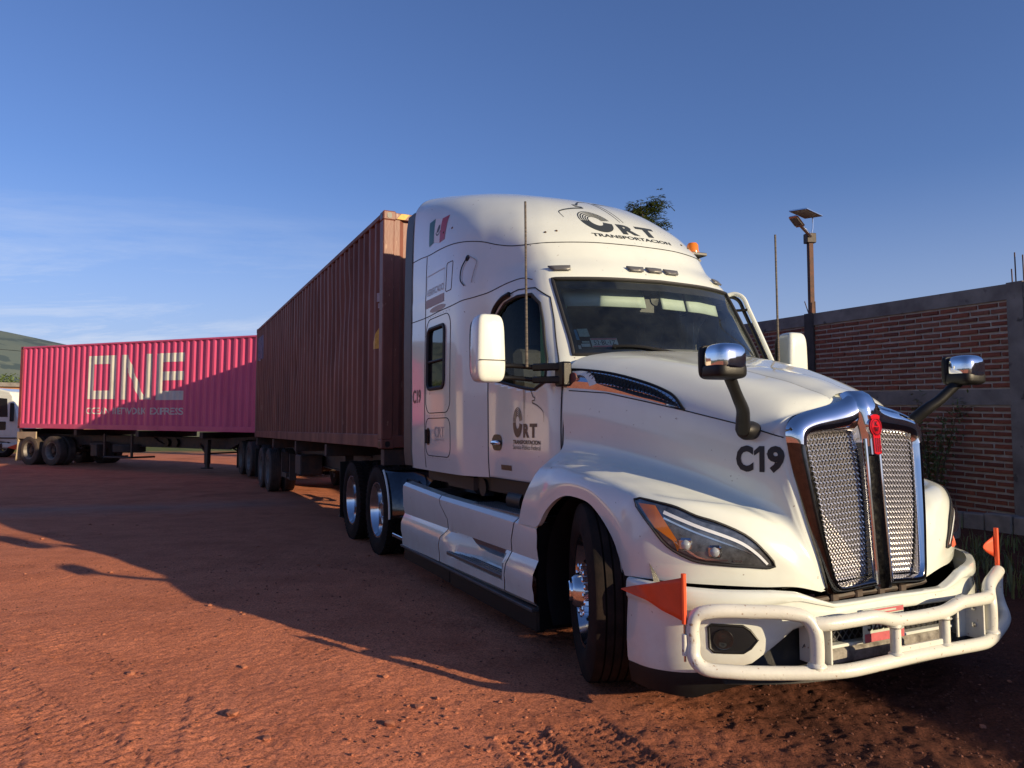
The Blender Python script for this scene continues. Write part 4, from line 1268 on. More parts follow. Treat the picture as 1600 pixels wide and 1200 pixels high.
# frame of the driver's quarter guard on the far side
P = catmull([(-1.17, .92, 2.645), (-1.13, .965, 2.652), (-1.075, 1.0, 2.615), (-1.02, 1.015, 2.50), (-.90, 1.035, 2.25), (-.78, 1.05, 2.0), (-.70, 1.06, 1.84)], 6)
MB().tube(P, .019, 10).build('rain_guard', white, truck)
MB().tube([(x - .04, y - .012, z - .02) for x, y, z in P], .016, 8).build('guard_lining', black_plastic, truck)
MB().tube([(-1.10, .93, 2.50), (-1.02, 1.01, 2.50)], .012, 8).build('guard_stay', black_plastic, truck)
# rain visor on the near window
vs = seam('window_visor', catmull([(-1.79, 2.31), (-1.74, 2.46), (-1.62, 2.545), (-1.5, 2.575)], 6), **SIDE, parent=door_r, bvh=CAB_BVH, r=.022, mat=black_plastic, off=.012)

# amber beacon on the far roof edge
h, nn, _, _ = CAB_BVH.ray_cast(Vector((-1.72, 3, 3.13)), Vector((0, -1, 0)))
bk = MB(); bk.box((-1.82, h.y - .03, 3.10), (-1.62, h.y + .15, 3.13), .006)
bk.bar((-1.72, h.y + .12, 3.11), (-1.72, h.y - .0, 2.98), .10, .012, up=(1, 0, 0))
beacon = bk.build('beacon_bracket', grey_plastic, truck)
MB().lathe([(0, .062), (.02, .062), (.022, .056), (.085, .053), (.105, .04), (.11, 0)], o=(-1.72, h.y + .06, 3.13), axis=(0, 0, 1), n=24).build('beacon_lens', amber, beacon)

# ---------------------------------------------------------------- flank fairings, steps, tanks and frame
def skirt(s):
    prof = [(1.12, .925), (1.19, .915), (1.222, .885), (1.226, .84), (1.222, .70), (1.205, .61), (1.215, .59), (1.245, .52), (1.248, .44), (1.235, .385), (1.23, .33), (1.20, .30), (1.15, .295)]
    def mk(name, xa, xb, n_, cut=None):
        G = []
        for t in np.linspace(0, 1, n_):
            row = []
            for (y, z) in prof:
                x = xa(z) + (xb(z) - xa(z)) * t
                dz = np.interp(x, [-3.78, -2.6, -.7], [.02, -.03, -.06]) * (z > .8)
                if z < .35: dz = np.interp(x, [-3.8, -.7], [-.05, .0])
                yy = y
                if cut: yy, z2 = cut(x, y, z)
                row.append((x, s * yy, z + dz))
            G.append(row)
        o = MB().grid(G, s < 0).build(name, white, truck, True, 28)
        return o
    wav = lambda z: np.interp(z, [.30, .50, .60, .70, .80, .93], [-2.62, -2.60, -2.45, -2.43, -2.58, -2.68])
    def dip(x, y, z):
        if .40 < z < .605 and -2.45 < x < -1.20:
            k = min(1, (x + 2.45) / .55, 1.0)
            y = y - .135 * k
        return y, z
    mk('rear_fairing', lambda z: -3.79, lambda z: wav(z) - .008, 24)
    mk('side_fairing', lambda z: wav(z) + .008, lambda z: np.interp(z, [.3, .93], [-1.20, -1.02]), 50, dip)
    def flare(x, y, z): return y + .0, z
    mk('front_fairing', lambda z: np.interp(z, [.3, .93], [-1.185, -1.005]), lambda z: np.interp(z, [.3, .85, .93], [-.705, -.655, -.69]), 8)
    m = MB(); y0, y1 = sorted((s * 1.13, s * 1.20))
    m.box((-3.83, y0, .13), (-2.45, y1, .27), .01); m.box((-2.43, y0 - .0, .12), (-.72, y1, .285), .01)
    m.build('rubber_skirt', black_plastic, truck)
    m = MB(); ya, yb = sorted((s * 1.14, s * 1.243))
    m.box((-3.83, ya, .262), (-.71, yb, .285), .004)
    m.build('skirt_edge', grey_plastic, truck)
    # step plates
    tread = MATS.get('tread_plate') or material('tread_plate', (.16, .16, .165), .45, metal=.8, var=.3, vscale=18)
    for (xa, xb, ya, yb, z) in ((-2.40, -1.22, 1.08, 1.243, .425), (-1.95, -1.04, .94, 1.17, .885)):
        ya, yb = sorted((s * ya, s * yb))
        st_ = MB().box((xa, ya, z - .03), (xb, yb, z), .004)
        o = st_.build('step', tread, truck)
        k = MB()
        nx, ny = int((xb - xa) / .045), int((yb - ya) / .035)
        for i in range(nx):
            for j in range(ny):
                k.box((xa + .02 + i * .045, ya + .012 + j * .035, z), (xa + .045 + i * .045, ya + .020 + j * .035, z + .005), .002, None)
        tag(k.build('step_tread', tread, o), kind='stuff')
    tk = MB().lathe([(0, .0), (0, .27), (.02, .30), (1.66, .30), (1.68, .27), (1.68, 0)], o=(-2.75, s * .83, .60), axis=(1, 0, 0), n=32)
    tk.build('fuel_tank', alu, truck)
    bx = MB(); ya, yb = sorted((s * .5, s * 1.10))
    bx.box((-3.5, ya, .45), (-2.9, yb, .88), .02); bx.build('battery_box', steel_dark, truck)
skirt(-1); skirt(1)
# frame
fr = MB()
for s in (-1, 1):
    fr.box((-6.95, s * .43 - .04, .70), (.92, s * .43 + .04, .98), .01)
for x in (-6.9, -5.67, -4.2, -2.5, -.9): fr.box((x - .05, -.42, .74), (x + .05, .42, .94))
fr.build('frame_rails', steel_dark, truck, False)
u = MB()
u.box((-3.55, -1.02, .98), (-.75, 1.02, 1.10)); u.box((-.72, -.46, .55), (.72, .46, 1.40), .05); u.box((-3.3, -.75, .80), (-2.9, .75, 1.0))
for x in (-1.55, -1.15): u.lathe([(0, .10), (.25, .10)], o=(x, -.95, .93), axis=(1, 0, 0), n=20)
u.box((-2.9, -1.05, .93), (-2.2, -.85, 1.10), .03); u.lathe([(-.03, .075), (.06, .075)], o=(-2.05, -.98, 1.0), axis=(0, -1, 0), n=20)
u.build('underbody', black_plastic, truck, True, 30)
fw = MB()
fw.prism([(-.45, -.45), (.40, -.45), (.45, .0), (.40, .45), (-.45, .45), (-.85, .30), (-.55, .06), (-.3, 0), (-.55, -.06), (-.85, -.30)], (-5.6, 0, 1.12), (1, 0, 0), (0, 1, 0), (0, 0, 1), .05)
fw.box((-5.95, -.45, .98), (-5.3, .45, 1.12)); fw.build('fifth_wheel', steel_dark, truck, False)
ax = MB()
for x in (-.07, -5.0, -6.35): ax.tube([(x, -1.0, .525), (x, 1.0, .525)], .075, 12)
for x in (-5.0, -6.35): ax.lathe([(-.2, .05), (-.15, .19), (.15, .19), (.2, .05)], o=(x, 0, .525), axis=(1, 0, 0), n=20)
ax.build('axles', steel_dark, truck)
# polished quarter fenders ahead of the drive wheels, mud flaps behind
for s in (-1, 1):
    ya, yb = sorted((s * .56, s * 1.215))
    G = [[(-5.0 + .64 * math.cos(t), y, .525 + .62 * math.sin(t)) for y in (ya, yb)] for t in np.linspace(R(-4), R(52), 14)]
    o = MB().grid(G).build('quarter_fender', gloss_black, truck); o.modifiers.new('t', 'SOLIDIFY').thickness = .012  # dark surroundings mirrored in the chrome are put into the colour
    MB().tube([(-5.0 + .645 * math.cos(t), s * 1.215, .525 + .625 * math.sin(t)) for t in np.linspace(R(-4), R(52), 14)], .012, 8).build('fender_edge', white, truck)
    m = MB().lathe([(0, .17), (.35, .17)], o=(-4.2, s * .86, .62), axis=(1, 0, 0), n=24); m.build('air_tank', alu, truck)
    m = MB().box((-4.30, min(s * .9, s * 1.2), .30), (-3.85, max(s * .9, s * 1.2), .34), .006); m.build('deck_step', alu, truck)
    m = MB(); ya, yb = sorted((s * .58, s * 1.21)); m.box((-7.03, ya, .22), (-7.01, yb, 1.02), .004); m.build('mud_flap', black_plastic, truck)
# coupling lines and lift bracket behind the sleeper
m = MB()
for k, y in enumerate((-.25, -.1, .1)):
    m.tube(catmull([(-3.6, y, 1.75), (-3.9, y - .05, 1.35), (-4.3, y * .7, 1.22), (-4.75, y * .4, 1.5)], 6), .016, 8)
m.build('air_lines', black_plastic, truck)
# ---------------------------------------------------------------- wheels
STEER = R(-22)
for s in (-1, 1):
    w = make_wheel('wheel', truck, (-.07, s * 1.075, .525), W=.295, style='rib', rim='alu', dish='out', rotz=(STEER if s < 0 else STEER + math.pi))
    MB().lathe([(-.21, .0), (-.21, .056), (-.204, .062), (-.172, .064), (-.168, .085), (-.10, .09)], n=28).build('hub_cover', chrome, w)
    m = MB()
    for k in range(10):
        a_ = 2 * math.pi * k / 10 + .3; m.lathe([(-.09, .019), (-.13, .017), (-.138, .008)], o=(.143 * math.cos(a_), 0, .143 * math.sin(a_)), n=8)
    tag(m.build('nut_covers', chrome, w), kind='stuff')
dw = make_wheel('wheel', truck, (-5.0, -1.075, .525), W=.27, style='lug', rim='alu', dish='in')
for (x, y) in ((-6.35, -1.075), (-5.0, -.74), (-6.35, -.74), (-5.0, .74), (-6.35, .74), (-5.0, 1.075), (-6.35, 1.075)):
    c = copy_tree(dw, truck); c.location = (x, y, .525); c.rotation_euler = (0, rng.random() * 6, 0 if y < 0 else math.pi)

# ---------------------------------------------------------------- lettering and marks
# fleet number on the bonnet flank and on the sleeper
fa, fb, fh = hs(.598), hs(.868), .145; fw_ = fb - fa
num = text2('C', fa, 1.262, fw_ * .37, fh, .045) + text2('9', fa + fw_ * .66, 1.262, fw_ * .34, fh, .045)
x1_ = fa + fw_ * .50
num += [[(x1_, 1.264), (x1_ + .030, 1.264), (x1_ + .030, 1.405), (x1_, 1.405)], [(x1_, 1.405), (x1_ - .032, 1.378), (x1_ - .032, 1.352), (x1_, 1.372)]]
decal('fleet_number', num, **HS, mat=ink_black, parent=hood, bvh=HOOD_BVH, off=.003)
decal('fleet_number', text2('C19', -3.51, 1.755, .28, .14, .025), **SIDE, mat=ink_red, parent=cab_body, bvh=CAB_BVH, off=.003)

def logo(x, z, w, h, flip=False):
    """The haulier's mark: big C (solid foot, striped bow), R, T and the outline of a lorry; unit box w x h, returns groups of polygons."""
    X = lambda a: x + a * w
    Z = lambda b: z + b * h
    S = []
    def arcs(r0, r1, a0, a1): 
        o = [(X(p[0]), Z(p[1])) for p in arc2(.18, .43, r0, r0 * 1.28, a0, a1, 24)]; i = [(X(p[0]), Z(p[1])) for p in arc2(.18, .43, r1, r1 * 1.28, a0, a1, 24)]
        return band2(o, i)
    S += arcs(.18, .075, 180, 352)
    for k in range(5): S += arcs(.18 - k * .023, .18 - k * .023 - .012, 8, 178)
    S += text2('R', X(.40), Z(.20), .22 * w, .21 * h, .05) + text2('T', X(.64), Z(.20), .25 * w, .21 * h, .05)
    S += text2('TRANSPORTACION', X(.0), Z(.10), 1.0 * w, .062 * h, .03)
    if flip:
        X = lambda a: x + (.95 - a) * w
        Z = lambda b: z + (b + .05) * h
    Lr = [(X(a), Z(b)) for a, b in catmull([(.46, .98), (.60, .95), (.70, .86), (.75, .80)], 5)]
    S += stroke2(Lr, .008 * w, .022 * w) + stroke2([(X(.75), Z(.80)), (X(.80), Z(.795)), (X(.80), Z(.75)), (X(.72), Z(.745)), (X(.73), Z(.715))], .022 * w)
    S += stroke2([(X(a), Z(b)) for a, b in catmull([(.73, .715), (.90, .67), (1.05, .60), (1.09, .56), (1.10, .43)], 5)], .024 * w, .004 * w)
    S += stroke2([(X(.40), Z(.98)), (X(.40), Z(.42))], .014 * w, .006 * w) + stroke2([(X(.455), Z(.98)), (X(.445), Z(.42))], .018 * w, .006 * w)
    S += stroke2([(X(.40), Z(.965)), (X(.08), Z(.965))], .022 * w, .003 * w)
    return S
decal('door_logo', logo(-1.365, 1.335, .44, .50), **SIDE, mat=ink_brown, parent=door_r, bvh=CAB_BVH, off=.003)
decal('door_lettering', text2('Servicio Público Federal', -1.365, 1.345, .44, .034, .0), **SIDE, mat=ink, parent=door_r, bvh=CAB_BVH, off=.0032)
decal('locker_logo', text2('CRT', -2.80, 1.42, .27, .10, .0) , **SIDE, mat=ink_faint, parent=cab_body, bvh=CAB_BVH, off=.003)
decal('locker_lettering', text2('TRANSPORTACION', -2.80, 1.39, .27, .018, .0), **SIDE, mat=ink_faint, parent=cab_body, bvh=CAB_BVH, off=.003)
# sticker on the sleeper
decal('sticker_text', text2('VERIFICADO', -3.06, 2.79, .48, .065, .0), **SIDE, mat=ink_faint, parent=cab_body, bvh=CAB_BVH, off=.003)
decal('sticker_bar', tri2([(-3.08, 2.675), (-2.56, 2.675), (-2.56, 2.755), (-3.08, 2.755)]), **SIDE, mat=material('taupe_print', (.34, .27, .25), .5), parent=cab_body, bvh=CAB_BVH, off=.003)
decal('sticker_frame', stroke2([(-3.07, 2.99), (-2.57, 2.99)], .006) + stroke2([(-3.07, 2.77), (-3.07, 2.99)], .004) + stroke2([(-2.57, 2.77), (-2.57, 2.99)], .004), **SIDE, mat=ink_faint, parent=cab_body, bvh=CAB_BVH, off=.003)
seam('vent_outline', rrect(-2.52, 2.755, -2.38, 3.02, .02), **SIDE, parent=truck, bvh=CAB_BVH, r=.004, closed=True)
decal('oval_mark', tri2(arc2(-2.74, 2.635, .22, .028, 0, 360, 28)[:-1]), **SIDE, mat=material('tan_print', (.40, .37, .32), .5), parent=cab_body, bvh=CAB_BVH, off=.003)
# flag of Mexico
f0, f1 = (-3.05, -2.66), (3.29, 3.545)
def fl_q(a, b): 
    sl = lambda x: .05 * math.sin((x + 3.0) * 6)
    return [(f0[0] + (f0[1] - f0[0]) * t, f1[0] + (f1[1] - f1[0]) * q + .02 * math.sin(6 * t)) for t, q in ((a, 0), (b, 0), (b, 1), (a, 1))]
_fq = fl_q
def fl_q(a, b): return [(x - .22 * (z - f1[0]), z) for x, z in _fq(a, b)]
fl_w = decal('flag_white', tri2(fl_q(.32, .69)), **SIDE, mat=material('print_white', (.72, .72, .70), .4), parent=cab_body, bvh=CAB_BVH, off=.0025)
decal('flag_green', tri2(fl_q(0, .32)), **SIDE, mat=material('print_green', (.03, .115, .085), .4), parent=cab_body, bvh=CAB_BVH, off=.003)
decal('flag_red', tri2(fl_q(.69, 1)), **SIDE, mat=material('print_red', (.42, .03, .045), .4), parent=cab_body, bvh=CAB_BVH, off=.003)
cx, cz = -2.855, 3.42
decal('flag_arms', band2(arc2(cx, cz - .01, .055, .05, 190, 350, 12), arc2(cx, cz - .01, .042, .037, 190, 350, 12)) + tri2([(cx - .035, cz - .02), (cx + .005, cz - .03), (cx + .03, cz + .01), (cx + .015, cz + .05), (cx - .015, cz + .045), (cx - .03, cz + .01)]), **SIDE, mat=ink_brown, parent=cab_body, bvh=CAB_BVH, off=.004)
decal('roof_logo', logo(-.355, 3.015, .80, .57, True), o=(2.0, 0, 0), u=(0, 1, 0), v=(0, 0, 1), mat=ink, parent=cab_body, bvh=CAB_BVH, off=.003, cell=.04)
# ================================================================ GROUND HEIGHT
def sstep(a, b, t):
    t = np.clip((np.asarray(t, float) - a) / (b - a), 0, 1); return t * t * (3 - 2 * t)
def ground_h(x, y):
    x, y = np.asarray(x, float), np.asarray(y, float)
    t = -x * .55 + y * .83
    n = x * .932 + y * .362
    return .20 * sstep(18, 31, t) * (1 - sstep(60, 120, t)) + .20 * sstep(6.0, 9.0, n) * (1 - sstep(40, 80, n))

# ================================================================ CONTAINERS
CL, CW, CH = 12.192, 2.438, 2.896
def corr(n, L0, L1, depth, chb=.068, flat_out=.072):
    """Fold positions of trapezoid corrugation along L0..L1: list of (x, inset)."""
    p = (L1 - L0) / n; P = []
    for k in range(n):
        a = L0 + k * p
        P += [(a + p * .04, 0), (a + p * .30, 0), (a + p * .54, depth), (a + p * .80, depth)]
    P.append((L1, 0)); P[0] = (L0, 0)
    return P
def container(root, paint, paint_end, label_polys, seedling):
    """Local frame: origin at floor level below the middle of the front end, x forward, so the box runs from x = -CL to 0; z = 0 at its underside."""
    hw = CW / 2
    post = .16
    FO = corr(42, -CL + post, -post, .042)
    for s in (-1, 1):
        q_ = random.Random(seedling)
        dents = [(q_.uniform(-CL + .5, -.5), q_.uniform(.4, 2.5), q_.uniform(.12, .4), q_.uniform(.006, .02)) for _ in range(34)] if seedling == 1 else []
        bulge = lambda x, z: sum(a_ * math.exp(-(((x - x_) / r_) ** 2 + ((z - z_) / r_) ** 2)) for x_, z_, r_, a_ in dents)
        G = [[(x, s * (hw - .012 - d - bulge(x, z)), z) for x, d in FO] for z in ([.17] + list(np.linspace(.3, CH - .2, 22 if dents else 3)) + [CH - .07])]
        MB().grid(G, s > 0).build('side_panel', paint, root, True, 15)
        MB().box((-CL + .1, min(s * (hw - .06), s * hw), .015), (-.1, max(s * (hw - .06), s * hw), .175), .006).build('bottom_rail', paint, root)
        MB().box((-CL + .1, min(s * (hw - .06), s * (hw - .002)), CH - .075), (-.1, max(s * (hw - .06), s * (hw - .002)), CH - .012), .008).build('top_rail', paint, root)
        for x in (-CL, 0):
            xa, xb = (x, x + post) if x < 0 else (x - post, x)
            MB().box((xa, min(s * (hw - .14), s * hw), .11), (xb, max(s * (hw - .14), s * hw), CH - .11), .012).build('corner_post', paint_end, root)
            for z0 in (0, CH - .118):
                m = MB().box((xa - .002 * (x < 0), min(s * (hw - .16), s * (hw + .003)), z0), (xb + .002, max(s * (hw - .16), s * (hw + .003)), z0 + .118), .014)
                c_ = m.build('corner_casting', paint_end, root)
                xm, zm = (xa + xb) / 2, z0 + .058
                MB().prism(rrect(xm - .035, zm - .03, xm + .035, zm + .03, .025), (0, s * (hw + .0045), 0), (1, 0, 0), (0, 0, 1), (0, s, 0), .001).build('casting_hole', ink_black, c_, False)
                MB().prism(rrect(s * (hw - .075) - .03, zm - .035, s * (hw - .075) + .03, zm + .035, .025), (x + (.0045 if x == 0 else -.0035), 0, 0), (0, 1, 0), (0, 0, 1), (1, 0, 0), .001).build('casting_hole', ink_black, c_, False)
    FE = corr(9, -hw + .14, hw - .14, .045)
    G = [[(-.02 - d, y, z) for y, d in FE] for z in (.16, CH - .09)]
    MB().grid(G).build('front_panel', paint_end, root, True, 15)
    m = MB(); m.box((-.10, -hw + .13, .015), (-.004, hw - .13, .16), .006); m.build('front_sill', paint_end, root)
    m = MB(); m.box((-.10, -hw + .13, CH - .10), (-.004, hw - .13, CH - .02), .006); m.build('front_header', paint_end, root)
    RO = corr(40, -CL + .15, -.15, .02)
    G = [[(x, y, CH - .03 - d) for x, d in RO] for y in (-hw + .05, hw - .05)]
    MB().grid(G, True).build('roof_panel', paint, root, True, 15)
    for s in (-1, 1):
        d_ = MB().box((-CL + .03, min(s * .01, s * (hw - .15)), .15), (-CL + .08, max(s * .01, s * (hw - .15)), CH - .12), .01).build('rear_door', paint_end, root)
        for y in (.25, .75):
            MB().tube([(-CL + .005, s * y, .13), (-CL + .005, s * y, CH - .10)], .018, 8).build('lock_rod', alu, d_)
    MB().box((-CL + .1, -hw + .08, .10), (-.1, hw - .08, .15)).build('floor', steel_dark, root, False)
    # marks follow the folds of the right-hand side panel
    for nm, polys, mt in label_polys:
        V, F = [], []
        for (xa, da), (xb, db) in zip(FO[:-1], FO[1:]):
            for P in polys:
                if max(p[0] for p in P) < xa or min(p[0] for p in P) > xb: continue
                Q = clip_half(clip_half(P, 0, xa, 1), 0, xb, -1)
                if len(Q) < 3: continue
                b = len(V)
                for (x, z) in Q:
                    d = da + (db - da) * (x - xa) / (xb - xa)
                    V.append((x, -(hw - .012 - d) - .003, z))
                F.append(tuple(range(b, b + len(Q))))
        obj_from(nm, V, F, mt, root, False)

def rect(x0, z0, x1, z1): return [(x0, z0), (x1, z0), (x1, z1), (x0, z1)]

brown = material('oxide_red_container_paint', (.185, .050, .026), .60, var=.5, vscale=1.6, col2=(.095, .027, .017), bump=.10, bscale=9, speck=((.27, .15, .10), 9, .69), stretch=(1.6, 1.6, .35), rvar=.1)
brown_end = material('oxide_red_end_paint', (.20, .070, .048), .5, var=.4, vscale=2.5, col2=(.11, .040, .03), bump=.1, speck=((.30, .17, .12), 12, .66), stretch=(1, 1, .4))
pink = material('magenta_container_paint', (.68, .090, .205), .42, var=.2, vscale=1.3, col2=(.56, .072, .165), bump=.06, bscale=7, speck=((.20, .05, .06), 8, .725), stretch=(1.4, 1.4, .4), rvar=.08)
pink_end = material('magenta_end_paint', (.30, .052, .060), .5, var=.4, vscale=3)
letter_white = material('container_lettering_white', (.62, .60, .53), .5, var=.22, vscale=3.0, speck=((.30, .15, .15), 14, .70), stretch=(1.5, 1.5, .5))
yellow = material('warning_yellow', (.62, .36, .03), .5, var=.3, vscale=20)
blue_print = material('faded_blue_print', (.10, .10, .20), .5, var=.4, vscale=8)
pale_print = material('faded_pale_print', (.38, .34, .37), .55, var=.4, vscale=8)

# ---- brown box behind the tractor
BYAW = R(25.8)
BD = (math.sin(BYAW), -math.cos(BYAW)); BLf = (-BD[1], BD[0])
BO = (-1.5565 + 1.219 * BLf[0], 8.864 + 1.219 * BLf[1])
BROT = math.atan2(BD[1], BD[0])
box_b = empty('shipping_container', (BO[0], BO[1], 1.245), (0, 0, BROT))
tag(box_b, 'rust-brown corrugated shipping container on the trailer right behind the white cab', 'shipping container', 'containers on the road train')
marks = [('logo_plate', [rect(-11.95, 2.02, -11.05, 2.62)], blue_print),
         ('logo_letters', [rect(-11.88, 2.10, -11.72, 2.36), rect(-11.62, 2.10, -11.45, 2.55), rect(-11.35, 2.12, -11.2, 2.36), rect(-11.66, 2.0, -11.42, 2.07)], pale_print),
         ('warning_triangle', [[(-.50, 1.235), (-.22, 1.235), (-.22, 1.60)]], yellow),
         ('height_mark', [rect(-.30, 2.02, -.22, 2.22)], yellow),
         ('number_plate', [rect(-.34, 1.82, -.22, 1.93), rect(-.32, 1.74, -.24, 1.80)], pale_print)]
container(box_b, brown, brown_end, marks, 1)
# hazard stripes on the front header
for k in range(10):
    m = MB(); y = -1.05 + .22 * k
    m.prism([(y, CH - .095), (y + .10, CH - .095), (y + .16, CH - .025), (y + .06, CH - .025)], (-.0035, 0, 0), (0, 1, 0), (0, 0, 1), (1, 0, 0), .002)
    m.build('hazard_stripe', yellow, box_b, False)

# ---- magenta box at the back
PYAW = R(65.35); PPITCH = R(.74)
PD = (math.sin(PYAW), -math.cos(PYAW)); PLf = (-PD[1], PD[0])
PR = (-17.504, 26.314, 1.482)                              # right rear bottom corner
PO = (PR[0] + CL * math.cos(PPITCH) * PD[0] + 1.219 * PLf[0], PR[1] + CL * math.cos(PPITCH) * PD[1] + 1.219 * PLf[1], PR[2] - CL * math.sin(PPITCH))
PROT = math.atan2(PD[1], PD[0])
box_p = empty('shipping_container', PO, (0, PPITCH, PROT))
tag(box_p, 'magenta corrugated shipping container with large pale ONE lettering', 'shipping container', 'containers on the road train')
x0 = -CL
L_ = lambda a: x0 + a
O_ = [rect(L_(3.62), 1.02, L_(3.90), 2.46), rect(L_(4.66), 1.02, L_(4.94), 2.46), rect(L_(3.90), 1.02, L_(4.66), 1.30), rect(L_(3.90), 2.18, L_(4.66), 2.46)]
N_ = [rect(L_(5.16), 1.0, L_(5.44), 2.46), rect(L_(6.30), 1.0, L_(6.58), 2.46), [(L_(5.44), 2.46), (L_(5.44), 2.05), (L_(6.05), 1.0), (L_(6.30), 1.0), (L_(6.30), 1.12)]]
N_[2] = [(L_(5.44), 2.05), (L_(6.06), 1.0), (L_(6.30), 1.0), (L_(6.30), 1.05), (L_(5.48), 2.46), (L_(5.44), 2.46)]
E_ = [rect(L_(6.80), .98, L_(7.08), 2.46), rect(L_(7.08), .98, L_(8.0), 1.27), rect(L_(7.08), 1.60, L_(8.0), 1.88), rect(L_(7.08), 2.18, L_(8.0), 2.46)]
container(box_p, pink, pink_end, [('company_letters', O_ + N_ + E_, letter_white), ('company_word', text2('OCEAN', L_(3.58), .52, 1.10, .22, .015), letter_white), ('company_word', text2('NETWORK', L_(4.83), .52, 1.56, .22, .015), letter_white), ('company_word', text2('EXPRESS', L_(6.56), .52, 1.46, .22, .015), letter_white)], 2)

# ================================================================ TRAILER CHASSIS
def chassis(name, label, x_axles, loc, rot, zdeck, zground, legs_x, tyre=rubber_dusty, group='container trailers of the road train', front_drop=True):
    """Origin below the box's front on the ground; x forward."""
    t = empty(name, loc, rot); tag(t, label, 'trailer', group)
    m = MB()
    for s in (-1, 1):
        m.box((-CL + .05, s * .48 - .07, zdeck - .22), (-2.9, s * .48 + .07, zdeck - .20))
        m.box((-CL + .05, s * .48 - .012, zdeck - .52), (-2.9, s * .48 + .012, zdeck - .20)); m.box((-CL + .05, s * .48 - .07, zdeck - .54), (-2.9, s * .48 + .07, zdeck - .52))
        m.prism([(-2.92, zdeck - .54), (-2.92, zdeck - .18), (-.05, zdeck - .02), (-.05, zdeck - .15), (-2.2, zdeck - .22)], (0, s * .48 - .05, 0), (1, 0, 0), (0, 0, 1), (0, 1, 0), .10)
    m.build('main_beam', steel_dark, t, False)
    for x in (-CL + .08, -CL + 3.0, -6.2, -3.4, -.12):
        MB().box((x - .07, -1.17, zdeck - .20), (x + .07, 1.17, zdeck - .005), .006).build('bolster', steel_dark, t, False)
    m = MB()
    for x in np.linspace(-CL + .7, -3.2, 9): m.box((x - .03, -.48, zdeck - .48), (x + .03, .48, zdeck - .25))
    m.build('cross_member', steel_dark, t, False)
    # landing gear
    for s in (-1, 1):
        m = MB(); m.box((legs_x - .07, s * .75 - .07, zground + .18), (legs_x + .07, s * .75 + .07, zdeck - .2), .006); m.box((legs_x - .05, s * .75 - .05, zground + .06), (legs_x + .05, s * .75 + .05, zground + .3))
        m.box((legs_x - .14, s * .75 - .12, zground + .03), (legs_x + .14, s * .75 + .12, zground + .07), .01)
        m.bar((legs_x, s * .75, zground + .45), (legs_x - .6, s * .5, zdeck - .35), .05, .05)
        m.build('landing_leg', steel_dark, t, False)
    m = MB().bar((legs_x, -.75, zground + .5), (legs_x, .75, zground + .5), .05, .05); m.build('leg_brace', steel_dark, t, False)
    # running gear
    R0 = .505
    m = MB()
    for x in x_axles:
        m.tube([(x, -.95, zground + R0), (x, .95, zground + R0)], .065, 10)
        for s in (-1, 1):
            m.box((x - .5, s * .48 - .04, zground + R0 + .10), (x + .5, s * .48 + .04, zground + R0 + .16)); m.box((x - .06, s * .48 - .07, zground + R0 - .1), (x + .06, s * .48 + .07, zground + R0 + .18))
            m.box((x - .62, s * .48 - .05, zground + R0 + .06), (x - .52, s * .48 + .05, zdeck - .5)); m.box((x + .52, s * .48 - .05, zground + R0 + .06), (x + .62, s * .48 + .05, zdeck - .5))
    m.build('suspension', steel_dark, t, False)
    proto = None
    for x in x_axles:
        for s in (-1, 1):
            for y in (1.08, .745):
                if proto is None:
                    c = proto = make_wheel('wheel', t, (x, s * y, zground + R0), R0=R0, W=.27, rim_r=.30, style='rib', rim='grey', dish='in', rubber_mat=tyre)
                else:
                    c = copy_tree(proto, t); c.location = (x, s * y, zground + R0)
                c.rotation_euler = (0, rng.random() * 6, 0 if s < 0 else math.pi)
    return t

box_zb = 1.245
ch_b = chassis('container_chassis', 'dark skeletal trailer carrying the rust-brown container', (-9.72, -11.0), (BO[0], BO[1], 0), (0, 0, BROT), box_zb, .0, -3.6)
m = MB(); m.box((-8.6, -1.05, .42), (-8.0, -.95, .52)); m.box((-8.62, -1.06, .40), (-8.56, -.92, .95)); m.box((-7.55, -1.06, .40), (-7.49, -.92, .95)); m.tube([(-8.6, -1.0, .42), (-7.5, -1.0, .42)], .025, 8)
m.build('spare_carrier', steel_dark, ch_b, False)
m = MB().box((-7.2, -1.0, .55), (-6.6, -.55, .95), .02); m.build('tool_box', steel_dark, ch_b)
for s in (-1, 1):
    MB().box((-CL + .1, min(s * .62, s * 1.2), .20), (-CL + .12, max(s * .62, s * 1.2), .95)).build('mud_flap', black_plastic, ch_b)
m = MB()
m.tube(catmull([(-4.9, -.5, .75), (-5.3, -.2, .45), (-5.8, .2, .42), (-6.4, .5, .6)], 6), .045, 8)
m.tube(catmull([(-4.6, .3, .8), (-5.0, .5, .5), (-5.6, .6, .55)], 6), .03, 8); m.build('hoses', material('dusty_hose', (.35, .27, .2), .8, var=.4), ch_b)

GZ = .20
ch_p = chassis('container_chassis', 'dusty skeletal trailer carrying the magenta container at the back', (-10.35, -11.55), (PO[0], PO[1], 0), (0, 0, PROT), PO[2] + .0, GZ, -3.55)
